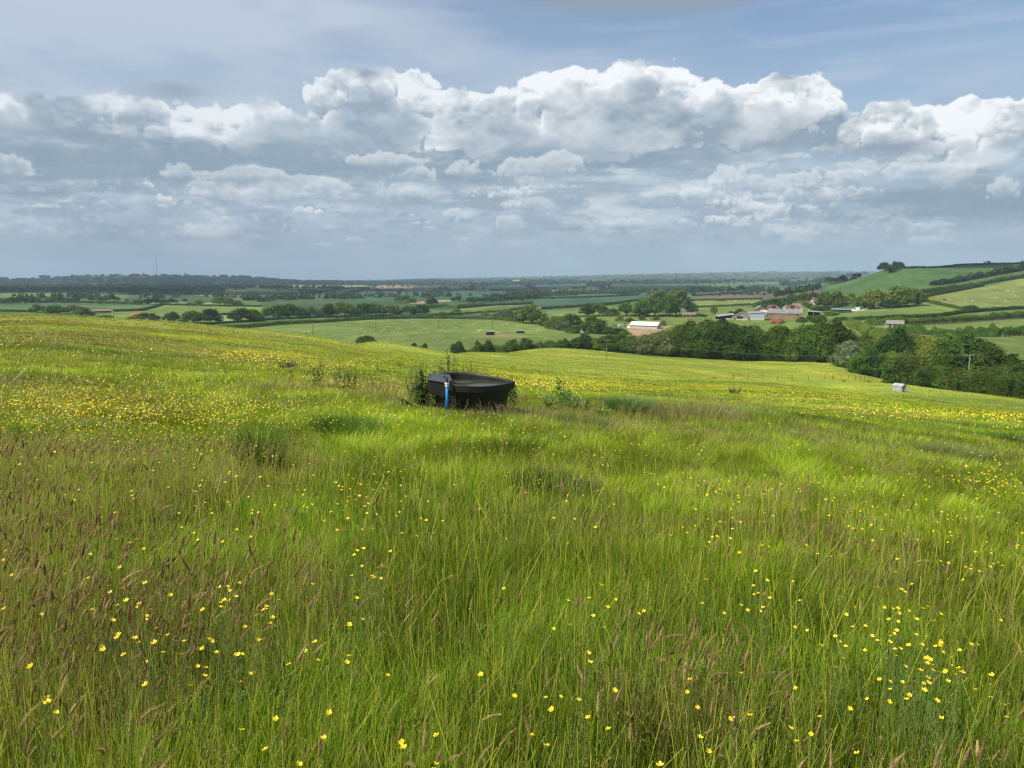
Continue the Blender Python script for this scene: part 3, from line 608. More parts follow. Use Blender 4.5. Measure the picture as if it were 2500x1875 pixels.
# rows of trees: (where phrase, group, [(x, foot row, height, width, kind, colour)], rmin, r)
TREES=[
 ('in the far row beyond the pale strip field','trees in the far row on the left plain',[(8,737,11,20,'bush','far'),(30,737,17,20,'tree','far'),(50,737,18,22,'tree','far'),(70,737,14,20,'tree','far'),(90,737,12,16,'bush','far'),(118,737,13,18,'tree','mid'),(140,737,18,24,'tree','far'),(162,736,12,20,'bush','far'),(185,735,11,16,'bush','far')],700,None),
 ('among small fields under the dark ridge','trees among the small fields on the left plain',[(175,722,10,13,'tree','far'),(190,721,12,12,'tree','far'),(225,735,14,16,'tree','far'),(252,735,14,22,'bush','far'),(273,735,23,16,'tall','far'),(286,733,10,14,'bush','far'),(310,737,9,9,'tree','mid'),(340,742,15,20,'tree','mid'),(363,743,18,16,'tree','far'),(382,742,22,20,'tree','far'),(400,742,14,18,'bush','mid'),(418,741,15,24,'tree','far'),(452,738,12,10,'tree','far'),(463,744,9,12,'bush','light'),(487,744,16,22,'tree','light'),(332,720,12,14,'tree','far'),(352,722,14,16,'tree','far'),(400,719,14,26,'tree','far')],700,None),
 ('on the left plain near the dark copse','trees round the dark copse on the left plain',[(535,744,25,32,'tree','mid'),(560,745,20,24,'tree','mid'),(582,745,14,20,'bush','mid'),(640,737,10,24,'bush','far'),(655,735,15,28,'tree','far'),(685,733,15,24,'tree','far'),(712,733,12,20,'bush','far'),(725,724,14,18,'tree','far'),(745,721,13,14,'tree','far')],700,None),
 ('just past the brow on the left','bushy trees just past the brow on the left',[(94,763,24,28,'tree','willow'),(122,767,26,26,'tree','mid'),(141,767,28,32,'tree','mid'),(178,766,26,32,'tree','willow'),(202,770,26,30,'tree','willow'),(224,770,12,14,'bush','mid'),(52,761,6,20,'bush','mid'),(258,775,7,26,'bush','mid')],500,None),
 ('behind the brown cow','trees behind the brown cow',[(322,780,8,20,'bush','warm'),(362,782,22,42,'bush','mid'),(410,784,24,22,'tree','mid'),(424,784,28,20,'tree','dark'),(447,786,14,20,'bush','mid'),(473,788,36,50,'tree','mid'),(513,790,42,46,'tree','dark'),(588,786,41,48,'tree','dark'),(626,785,34,34,'tree','mid')],420,None),
 ('in the wooded belt behind the long hedge','trees in the wooded belt behind the long hedge',[(610,782,32,28,'tree','dark'),(668,777,38,46,'tree','mid'),(705,777,44,50,'tree','dark'),(735,775,34,30,'tree','mid'),(757,774,32,34,'tree','willow'),(786,773,30,34,'bush','mid'),(806,773,38,34,'tree','dark'),(842,771,41,48,'tree','mid'),(868,771,28,30,'bush','mid'),(888,772,36,40,'tree','dark'),(918,771,38,40,'tree','mid'),(952,769,29,30,'tree','willow'),(968,768,30,30,'bush','light'),(1004,769,28,44,'tree','mid'),(1028,768,28,30,'tree','dark')],600,None),
 ('in the dip beyond the sheep field','trees in the dip beyond the sheep field',[(983,738,22,34,'tree','mid'),(1002,740,17,24,'bush','mid'),(1055,745,24,24,'tree','dark'),(1112,736,16,22,'tree','dark'),(1080,770,11,22,'bush','mid'),(1115,769,17,24,'tree','light'),(1185,771,14,20,'bush','light'),(1208,773,12,22,'bush','light'),(1228,774,22,36,'tree','willow'),(1245,775,20,28,'bush','willow')],600,None),
 ('in the spinney beyond the green strips','trees in the dark spinney beyond the green strips',[(1148,739,17,28,'tree','far'),(1168,739,18,26,'tree','dark'),(1190,738,18,28,'tree','far'),(1214,738,19,28,'tree','dark'),(1238,737,22,30,'tree','far'),(1262,736,23,34,'tree','far'),(1285,734,22,30,'tree','dark'),(1306,731,20,28,'tree','far'),(1328,724,13,30,'bush','far'),(1345,722,12,26,'bush','far')],900,None),
 ('on the far tan and olive fields','trees round the far tan and olive fields',[(922,710,8,16,'bush','far'),(977,711,8,9,'tree','far'),(1003,712,8,18,'bush','far'),(1060,711,10,9,'tree','far'),(1075,709,12,11,'tree','far'),(1089,708,12,11,'tree','far'),(890,706,8,12,'tree','far'),(1150,705,9,12,'tree','far')],1500,None),
 ('on the far blue green slopes','trees on the far blue green slopes',[(1405,707,10,13,'tree','far'),(1424,707,10,14,'tree','far'),(1455,703,18,16,'tree','far'),(1470,707,15,18,'tree','far'),(1490,709,12,14,'tree','far'),(1505,718,11,14,'tree','far'),(1523,721,14,22,'tree','far'),(1428,714,6,8,'bush','mid'),(1440,697,14,16,'tree','far'),(1240,712,6,14,'bush','far')],1100,None),
 ('at the corner of the sheep field','trees at the corner of the sheep field',[(1278,788,42,34,'tree','mid'),(1300,790,57,54,'tree','mid'),(1326,782,24,18,'bush','light'),(1268,784,30,26,'bush','willow'),(1332,795,28,30,'bush','mid')],480,None),
 ('between the sheep field and the white barn','trees between the sheep field and the white barn',[(1356,797,34,44,'bush','light'),(1388,805,46,40,'tree','dark'),(1408,803,40,34,'tree','dark'),(1372,806,34,34,'bush','willow'),(1350,802,28,34,'bush','mid'),(1448,814,52,44,'tree','mid'),(1432,812,30,34,'bush','dark'),(1478,815,24,40,'bush','mid'),(1508,816,20,38,'bush','dark'),(1405,812,22,40,'bush','mid'),(1526,817,14,26,'bush','mid')],460,None),
 ('in the paddock above the white barn','trees in the paddock above the white barn',[(1432,771,37,30,'tree','dark'),(1463,769,35,36,'tree','mid'),(1493,770,21,30,'bush','mid'),(1530,769,38,34,'tree','mid'),(1566,773,38,34,'tree','dark'),(1512,786,18,16,'tree','light'),(1538,786,13,20,'bush','mid'),(1568,781,14,14,'bush','mid'),(1600,781,10,18,'bush','mid'),(1690,765,32,24,'tree','mid'),(1742,767,28,14,'tree','light'),(1655,774,9,20,'bush','warm'),(1712,773,9,24,'bush','mid'),(1785,770,13,16,'bush','dark'),(1806,770,20,20,'tree','dark'),(1620,795,18,12,'bush','light')],480,None),
 ('beside the brown ploughland','trees beside the brown ploughland',[(1700,714,19,34,'tree','far'),(1722,713,17,24,'tree','far'),(1737,712,14,14,'tree','far'),(1786,713,16,22,'tree','far'),(1808,713,22,18,'tree','far'),(1822,708,10,12,'tree','far'),(1838,703,8,12,'bush','far'),(1848,703,9,11,'tree','far'),(1864,701,6,8,'bush','far'),(1916,699,17,20,'tree','far'),(1940,695,10,24,'bush','far'),(1958,694,9,24,'bush','far'),(1760,735,5,20,'bush','warm')],900,None),
 ('at the foot of the big hill','trees at the foot of the big hill',[(1995,693,15,30,'tree','far'),(2012,692,22,24,'tree','far'),(2030,690,16,26,'tree','far'),(2056,689,24,20,'tree','far'),(2072,680,17,20,'tree','far'),(2092,679,18,14,'tree','far'),(2107,672,12,13,'tree','far'),(2085,682,8,16,'bush','far')],900,None),
 ('in the clump on the shoulder of the hill','trees in the clump on the shoulder of the hill',[(2158,661,24,24,'tree','far'),(2173,666,22,22,'tree','far'),(2186,660,25,22,'tree','far'),(2197,655,19,15,'tree','far')],800,None),
 ('on the skyline of the hill','trees on the skyline of the hill',[(2404,643,5,5,'tree','far'),(2413,643,9,8,'tree','far'),(2496,652,18,12,'tree','far'),(2510,655,24,16,'tree','far')],900,None),
 ('round the farmhouse','trees round the farmhouse',[(1862,756,26,34,'tree','mid'),(1884,755,32,50,'tree','mid'),(1912,752,30,34,'tree','dark'),(1938,744,30,38,'tree','dark'),(1962,740,30,40,'tree','mid'),(1986,742,34,32,'tree','dark'),(2010,750,44,34,'tree','dark'),(2036,750,46,40,'tree','mid'),(2075,741,30,28,'tree','light'),(2052,748,26,28,'bush','mid'),(2095,745,22,30,'bush','mid'),(2010,758,14,30,'bush','dark'),(1994,757,14,26,'bush','mid'),(1977,752,16,20,'bush','mid'),(1868,772,14,16,'bush','mid'),(1905,788,10,18,'bush','light'),(1955,787,16,20,'bush','mid'),(1978,786,20,22,'bush','mid'),(2003,779,14,22,'bush','mid'),(2030,770,14,26,'bush','light'),(1865,722,9,8,'tree','dark')],560,None),
 ('in the yellow green clump by the farmhouse','yellow green shrubs by the farmhouse',[(1930,746,13,24,'bush','yellow'),(1950,745,14,26,'bush','yellow'),(1970,744,13,22,'bush','yellow'),(1916,752,12,14,'bush','light')],560,None),
 ('above the paddock with the parked cars','trees above the paddock with the parked cars',[(2110,754,40,40,'tree','mid'),(2134,754,57,52,'tree','light'),(2158,751,44,38,'tree','mid'),(2186,750,68,54,'tree','light'),(2212,747,60,44,'tree','mid'),(2236,746,44,42,'tree','mid'),(2172,752,34,40,'bush','dark')],600,None),
 ('behind the line fence on the right slope','bushes on the right slope',[(2372,761,21,34,'bush','dark'),(2318,747,7,12,'bush','mid')],560,None),
 ('in the big oak belt beyond the meadow','oaks in the big belt beyond the meadow',[(1600,866,60,66,'tree','willow'),(1630,870,70,70,'tree','willow'),(1662,876,90,70,'tree','mid'),(1694,880,106,76,'tree','dark'),(1726,884,114,80,'tree','mid'),(1765,887,118,90,'tree','dark'),(1806,890,112,86,'tree','dark'),(1838,884,98,64,'tree','mid'),(1872,872,60,52,'tree','mid'),(1903,882,100,74,'tree','mid'),(1940,886,88,80,'tree','light'),(1965,884,92,66,'tree','dark'),(2002,887,117,92,'tree','mid'),(2042,886,116,86,'tree','dark')],0,322),
 ('in the hedge closing off the meadow','bushes in the hedge at the far edge of the meadow',[(1010,846,14,26,'bush','dark'),(1036,848,14,30,'bush','mid'),(1118,852,24,26,'bush','dark'),(1165,852,24,26,'bush','mid'),(1190,851,24,26,'bush','dark'),(1250,848,24,28,'bush','mid'),(1285,849,28,28,'bush','dark'),(1380,850,26,24,'bush','dark'),(1425,853,42,42,'bush','dark'),(1455,855,34,40,'bush','light'),(1490,857,46,54,'bush','mid'),(1520,858,50,46,'bush','mid'),(1548,860,46,46,'bush','willow'),(1575,862,50,52,'bush','mid')],0,327),
 ('in the scrub beside the lane','bushes in the scrub beside the lane',[(2080,838,26,40,'bush','light'),(2104,850,34,44,'bush','mid'),(2132,864,44,46,'bush','light'),(2165,850,32,40,'bush','light'),(2116,826,20,34,'bush','mid'),(2262,862,46,56,'bush','light'),(2236,846,32,44,'bush','mid'),(2300,866,44,54,'bush','light'),(2318,850,30,40,'bush','mid'),(2062,862,40,40,'bush','mid')],0,345),
 ('between the silvery bush and round oak','trees and bushes between the silvery bush and the round oak',[(2086,884,58,62,'bush','grey'),(2066,892,20,26,'bush','light'),(2132,892,54,60,'bush','mid'),(2160,894,70,52,'bush','mid'),(2196,892,100,84,'tree','dark'),(2150,897,40,60,'bush','dark')],0,292),
 ('on the meadow side of the silvery bush','bushes on the meadow side of the silvery bush',[(2112,896,44,50,'bush','mid'),(2142,902,52,56,'bush','dark'),(2170,908,58,60,'bush','mid'),(2200,916,66,62,'bush','light')],0,272),
 ('on the bank round the big round oak','trees and bushes on the bank round the big round oak',[(2222,905,58,74,'bush','mid'),(2256,912,76,80,'bush','warm'),(2292,918,84,76,'bush','mid'),(2280,900,96,70,'bush','light'),(2350,925,122,130,'tree','dark'),(2398,925,114,110,'tree','dark'),(2440,925,84,60,'tree','mid'),(2310,915,100,70,'bush','mid'),(2480,930,76,70,'bush','dark'),(2462,930,60,60,'bush','mid'),(2500,935,66,60,'bush','dark'),(2330,900,100,70,'tree','light')],0,236),
 ('at the meadow edge under the power pole','bushes at the edge of the meadow under the power pole',[(2318,945,58,66,'bush','mid'),(2350,955,64,70,'bush','warm'),(2392,964,76,80,'bush','mid'),(2432,968,86,74,'bush','warm'),(2472,975,88,76,'bush','light'),(2512,978,104,80,'bush','dark'),(2555,985,100,90,'bush','mid'),(2286,935,44,50,'bush','dark'),(2410,972,46,70,'bush','dark'),(2360,962,40,60,'bush','mid')],0,206),
]
for where,grp,rows,rmin,rr_ in TREES:
    rows=sorted(rows); n=0; seen={}
    for (x,yb,hp,wp,kind,colour) in rows:
        noun={'tree':'round tree','bush':'low bush','tall':'tall slim tree'}[kind]
        key=(kind,colour); seen[key]=seen.get(key,0)+1
    cnt={}
    for (x,yb,hp,wp,kind,colour) in rows:
        noun={'tree':'tree','bush':'bush','tall':'tall slim tree'}[kind]; key=(kind,colour); cnt[key]=cnt.get(key,0)+1
        if seen[key]==1: lab=f"the one {WORDS[colour]} {noun} {where}"
        else: lab=f"{ORD[cnt[key]-1]} {WORDS[colour]} {noun} from the left {where}"
        tree_px(x,yb,hp,wp,kind,colour,lab,grp,rmin,rr_)
# the two giant trees above the white barn
tree_px(1598,771,77,62,'tall','willow','giant feathery grey green tree above the white barn, left of the pair','pair of giant trees above the white barn',480)
tree_px(1650,771,78,62,'tall','willow','giant feathery grey green tree above the white barn, right of the pair','pair of giant trees above the white barn',480)
tree_px(1572,773,52,46,'tree','mid','big dark tree tucked under the left giant tree above the white barn',None,480)
tree_px(1625,773,60,50,'tree','mid','broad tree filling the gap between the two giant trees',None,490)
# screen of poplars
for i in range(14):
    x=1893+i*8.2; tree_px(x,728-i*1.4,24+4*math.sin(i*2.1),8,'poplar','dark',f"slim poplar, {ORD[i]} from the left in the poplar screen above the farm",'slim poplars in the screen above the farm',600)
print('trees',round(time.time()-T0,1))
# ------------------------------------------------------------------ hedges
def polyline(pts,step):
    P=[np.array(p[:2]) for p in pts]; out=[]; 
    for a,b in zip(P[:-1],P[1:]):
        n=max(1,int(np.linalg.norm(b-a)/step)); out+= [a+(b-a)*k/n for k in range(n)]
    out.append(P[-1]); return np.array(out)
def hedge(label,pts,h,w,colour='mid',rmin=0,r=None,rag=.25,group=None,pieces=None):
    """leafy hedge along the ground through photo points (or at given ranges)"""
    W=[]
    for q in pts:
        if r: W.append(at_r(q[0],r if not hasattr(r,'__len__') else np.interp(q[0],r[0],r[1])))
        else: W.append(loc(q[0],q[1],rmin))
    # resample along the photo line so that it follows the ground
    dist=min(rng_of(p) for p in W); s=max(.16,dist/F_PX*2.44*.42)
    C=polyline(W,1.0); seg=len(C); L_=seg*1.0
    n=int(min(60000,L_*(2*h+w)*.95/(s*s)))
    rs=np.random.default_rng(int(abs(pts[0][0]))+7)
    t=rs.random(n)*(seg-1.001); i=t.astype(int); f=(t-i)[:,None]; B=C[i]*(1-f)+C[i+1]*f; T=C[i+1]-C[i]; T/=np.linalg.norm(T,axis=1)[:,None]+1e-9; Nn=np.stack([-T[:,1],T[:,0]],1)
    hh=h*(1+rag*(2*vn(t,t*0+pts[0][0],5,1)-1)+rag*.8*(2*vn(t,t*0+3,1.6,2)-1)); ww=w*(1+.3*(2*vn(t,t*0+9,4,3)-1))*.5
    a=rs.uniform(0,1,n); ang=a*math.pi; ex=1-np.abs(rs.normal(0,.12,n))
    off=np.cos(ang)*ww*ex; z=np.sin(ang)**.55*hh*ex*(1) ; low=rs.random(n)<.45; z=np.where(low,rs.random(n)*hh*.85,z); off=np.where(low,np.sign(off)*ww*ex,off)
    XY=B+Nn*off[:,None]; Z=ground(XY[:,0],XY[:,1])+z
    nr=np.stack([Nn[:,0]*np.cos(ang),Nn[:,1]*np.cos(ang),np.sin(ang)+.1],1)
    P=np.stack([XY[:,0],XY[:,1],Z],1); V,F=cards(P,nr,s*.9,rs)
    c=rs.uniform(.7,1.3,n)*(.85+.3*vn(t,t*0,6,4)); hue=rs.normal(0,.1,n); Cc=np.repeat(np.stack([c*(1+hue),c,c],1),4,0)
    o=W[len(W)//2]; V=V-np.array(o)
    ob=obj('hedge',mesh_of('hedge',V,F,LM[colour],Cc),None,o); tag(ob,label,'hedge',group); return ob
hedge('long thick hedge along the top of the sheep field',[(480,806),(540,803),(600,801),(700,792),(800,787),(900,781),(1000,778),(1060,778),(1150,779),(1215,781),(1265,786)],3.0,2.6,'mid',480,rag=.12)
hedge('thin dark hedge just above the long thick hedge, left of the wooded belt',[(490,795),(600,787),(680,780),(790,776),(900,774),(960,772)],2.0,2,'dark',560,rag=.1)
hedge('straight low hedge under the pale strip field on the left plain',[(-40,742),(120,739),(200,740),(330,743),(345,744)],3,3,'dark',700,rag=.1)
hedge('hedge bending down from the pale strip field towards the cow',[(278,761),(345,759),(372,752),(396,745)],2.6,3,'dark',560,rag=.1)
hedge('low hedge beyond the brow in front of the grey green bushes',[(-40,761),(40,761),(90,762)],2,2,'dark',560)
hedge('thin straight hedge across the green field beyond the cow',[(396,745),(500,747),(640,749)],2.2,3,'dark',640,rag=.1)
hedge('dark hedge beside the small yellowish field on the left plain',[(535,770),(590,768),(660,769)],2,2.5,'dark',560)
hedge('bushy hedge in front of the blue green slope beyond the wooded belt',[(1030,753),(1080,749),(1120,753),(1184,747)],4,5,'mid',700,rag=.5)
hedge('hedge along the top of the green strip next to the corner trees',[(1040,771),(1120,768),(1240,760),(1290,751)],2.4,3,'mid',640)
hedge('uppermost long hedge between the green strips',[(1302,730),(1430,727),(1560,721)],3.2,4,'dark',900,rag=.12)
hedge('second long hedge down between the green strips',[(1140,749),(1200,747),(1280,743),(1300,741)],3,3.5,'dark',800,rag=.12)
hedge('long hedge ending behind the giant trees',[(1322,756),(1400,751),(1500,743),(1575,732)],3.4,4,'dark',760,rag=.15)
hedge('hedge under the bright far field in the middle',[(1335,719),(1460,717),(1565,717)],4,6,'far',1100,rag=.3)
hedge('dark hedge along the foot of the paddock trees',[(1415,774),(1500,773),(1600,773),(1700,770)],1.6,2,'dark',560)
hedge('hedge between the brown ploughland and the yellow green field',[(1688,734),(1760,733),(1860,731)],2.6,3,'dark',760,rag=.1)
hedge('hedge under the yellow green field by the farm',[(1696,751),(1780,748),(1862,744)],2.4,3,'dark',640,rag=.1)
hedge('dark hedge across the brown ploughland',[(1690,723),(1800,717),(1880,710),(1990,700)],3,4,'far',900,rag=.15)
hedge('hedge running down the far middle slope',[(1265,690),(1290,700),(1315,710)],5,8,'far',1300,rag=.3)
hedge('hedge slanting up the blue green slope beyond the wooded belt',[(835,729),(850,722),(870,713),(900,705)],5,9,'far',1100,rag=.4)
hedge('hedge along the top of the blue green slope',[(885,707),(960,710),(1060,713),(1150,708),(1160,694)],4,6,'far',1200,rag=.3)
hedge('slanting hedge on the left of the small green slope',[(735,724),(775,715),(830,706),(890,703)],4,7,'far',1200,rag=.4)
hedge('dark hedge row under the far blue green slope, near the spinney',[(1195,710),(1240,710),(1290,711)],5,8,'far',1200,rag=.4)
hedge('low hedge at the far edge of the home meadow',[(985,852),(1060,855),(1150,853),(1250,847),(1330,849),(1420,853),(1500,860),(1590,867)],3.4,3.4,'mid',0,328,rag=.35)
hedge('undergrowth at the foot of the big oak belt',[(1570,864),(1650,872),(1760,884),(1900,884),(2060,888)],3.2,4,'dark',0,318,rag=.4)
hedge('undergrowth along the lower edge of the meadow to the power pole',[(2050,888),(2130,893),(2200,900),(2250,915),(2300,935)],4.5,5,'mid',0,([2050,2130,2200,2250,2300],[305,288,262,240,214]),rag=.4)
hedge('dark undergrowth at the meadow edge below the power pole',[(2290,935),(2380,960),(2500,975),(2650,990)],5,5,'dark',0,([2290,2380,2500,2650],[214,200,192,190]),rag=.35)
hedge('clipped hedge along the right side of the paddock',[(2256,736),(2290,744),(2350,756),(2372,762)],2.4,2.6,'mid',560)
hedge('long clipped hedge below the paddock and the horse field',[(2040,782),(2110,781),(2148,780),(2211,777),(2275,775),(2350,765),(2500,754),(2700,742)],2.6,2.8,'dark',440,rag=.15)
hedge('thick bushy hedge behind the stable and the rail fence',[(2115,795),(2211,795),(2338,788),(2500,777),(2700,764)],4.2,4.5,'mid',420,rag=.25)
hedge('bushy hedge below the long paddock on the right',[(2120,824),(2200,822),(2338,822),(2440,822),(2500,819),(2700,806)],4.6,5,'mid',340,rag=.35)
hedge('pale green hedge slanting beside the lane',[(2072,792),(2100,805),(2140,826),(2170,845)],4,4.5,'light',330,rag=.3)
hedge('dark hedge at the bottom of the hill, above the horse field',[(2250,716),(2300,709),(2338,704),(2420,690),(2500,678),(2700,660)],3.6,4,'mid',600,rag=.3)
hedge('dark hedge at the foot of the big hill above the clipped hedge',[(2255,726),(2275,722),(2338,710),(2400,699)],3.2,3,'dark',600,rag=.3)
hedge('tall ragged hedge across the upper hillside',[(2275,697),(2340,688),(2401,677),(2450,668),(2500,660),(2700,645)],5,6,'far',700,rag=.6)
hedge('thin hedge under the crest of the hill',[(2205,656),(2338,649),(2500,644),(2700,640)],2.4,3,'far',900,rag=.2)
print('hedges',round(time.time()-T0,1))
# ------------------------------------------------------------------ far woods and hedgerows: nobody could count them
def far_woods():
    rs=np.random.default_rng(21); n=46000
    az=np.radians(rs.uniform(-41,41,n)); u=rs.uniform(0,1,n); r=1/(1/1250.+u*(1/12500.-1/1250.))
    X=np.sin(az)*r; Y=np.cos(az)*r; Z=ground(X,Y); px,py=project(X,Y,Z)
    C,edge,_=field_color(X,Y,Z)
    named=np.zeros(n,bool)
    for col,(r0,r1),poly in FIELDS: named|=(r>r0)&(r<r1)&inpoly(px,py,poly)
    for poly in ([(2028,689),(2150,655),(2500,630),(2900,620),(2900,760),(2000,760)],): named|=(r<1900)&inpoly(px,py,poly)
    on_edge=(edge<np.clip(r*.006,14,40))
    wood=(fb(X,Y,520,5,3)>.60)
    band=inpoly(px,py,[(-300,712),(-300,688),(100,684),(560,684),(700,690),(830,694),(830,699),(640,703),(560,712),(300,712)])
    hill=inpoly(px,py,[(941,687),(960,677),(1086,676),(1090,687)])
    ridge=inpoly(px,py,[(-300,684),(0,676),(60,684),(300,680),(640,672),(700,684),(640,688),(-300,690)])
    p=np.where(on_edge,.55,.015); p=np.where(wood,np.maximum(p,.4),p); p=np.where(band,np.maximum(p,.42),p); p=np.where(ridge,np.maximum(p,.4),p); p=np.where(hill,.95,p)
    sp=fb(X,Y,150,3,3); p=np.where(named,np.where((r>1350)&(Z<-25),np.where(sp>.64,.11,.006),0.),p); p=np.where(r>4500,np.maximum(p,.30),p); p=np.where(r>7500,np.maximum(p,.5),p)
    k=rs.random(n)<p; X,Y,Z,r=X[k],Y[k],Z[k],r[k]; big=(wood|band|hill)[k]; n=len(X)
    hgt=np.where(big,rs.uniform(8,15,n),np.where(rs.random(n)<.25,rs.uniform(7,13,n),rs.uniform(2.5,4.5,n)))*np.where(r>6000,1.15,1)
    wid=np.where(big,rs.uniform(10,18,n),rs.uniform(8,16,n))*np.clip(r/3000,.6,2.6)
    RX=[(115,10,34),(15,7,30),(222,5,20),(255,5,9),(300,3,10),(340,5,10),(357,6,9),(405,7,20),(430,5,14),(460,9,14),(510,5,12),(550,6,26),(600,5,40),(60,4,30),(170,4,30),(640,4,30)]
    for x_,hp_,wp_ in RX:
        for q in range(max(1,wp_//7)):
            xx=x_+(q+.5-max(1,wp_//7)/2)*6; c_=at_r(xx,6150+rs.uniform(-80,80)); X=np.append(X,c_[0]); Y=np.append(Y,c_[1]); Z=np.append(Z,c_[2]); r=np.append(r,6150); hgt=np.append(hgt,hp_*3.3*rs.uniform(.75,1.05)); wid=np.append(wid,30.)
    n=len(X)
    m=26; s=(wid*.17)[:,None]*np.ones(m)
    d=rs.normal(0,1,(n,m,3)); d/=np.linalg.norm(d,axis=2)[...,None]; d[...,2]=np.abs(d[...,2])*1.0-.15
    P=np.stack([X,Y,Z],1)[:,None]+d*np.stack([wid*.5,wid*.5,hgt*.8],1)[:,None]*rs.uniform(.75,1.05,(n,m,1)); P[...,2]+=hgt[:,None]*.08
    P=P.reshape(-1,3); Dn=d.reshape(-1,3)
    sz=np.minimum(s,(hgt*.33)[:,None]).ravel()
    V,F=cards(P,Dn,sz,rs); c=(np.repeat(rs.uniform(.7,1.25,n),m)*rs.uniform(.8,1.2,n*m)); hu=np.repeat(rs.normal(0,.1,n),m); Cc=np.repeat(np.stack([c*(1+hu),c,c],1),4,0)
    ob=obj('distant_woodland',mesh_of('distant_woodland',V,F,LM['far'],Cc)); tag(ob,'far-off woods and hedgerows spread over the plain and ridges','woodland',None,'stuff')
    print('far woods',n)
far_woods()
print('woods',round(time.time()-T0,1))
# ------------------------------------------------------------------ the meadow's grass
GREEN=np.array((.185,.305,.016));YGREEN=np.array((.350,.385,.024));DGREEN=np.array((.065,.155,.012));STRAW=np.array((.46,.38,.15));PINK=np.array((.29,.195,.100));BLUEG=np.array((.16,.27,.05))
def patch(x,y):
    """0..1 maps of the meadow: brown flowering grass, lush green, dark tussocks"""
    px,py=project(x,y,ground(x,y)-0)
    r=np.hypot(x,y)
    brown=fb(x,y,3.2,1,4); 
    bias=.16*sst(1250,0,px)*sst(900,1150,py)-.10*sst(1300,1700,px)*sst(1500,1150,py)+.07*sst(1500,1800,py)*sst(1300,200,px)
    bias=bias+.10*np.exp(-((px-1480)/260)**2-((py-1330)/60)**2)+.12*np.exp(-((px-1700)/160)**2-((py-1010)/22)**2)+.10*sst(800,0,px)*sst(960,880,py)
    bias=bias-.22*np.exp(-((px-830)/170)**2-((py-1050)/60)**2)-.20*np.exp(-((px-750)/260)**2-((py-1320)/80)**2)-.2*np.exp(-((px-1560)/160)**2-((py-1400)/60)**2)
    bias=bias+.12*np.exp(-((py-1850)/90)**2)*sst(1100,1400,px)*sst(2100,1700,px)-.10*sst(1600,1850,py)*np.exp(-((px-650)/350)**2)
    brown=sst(.46,.66,brown+bias)
    lush=sst(.46,.66,fb(x,y,4.5,4,3)+.06*sst(1200,1900,px))
    dark=sst(.60,.76,fb(x,y,1.7,6,3))
    return brown,lush,dark
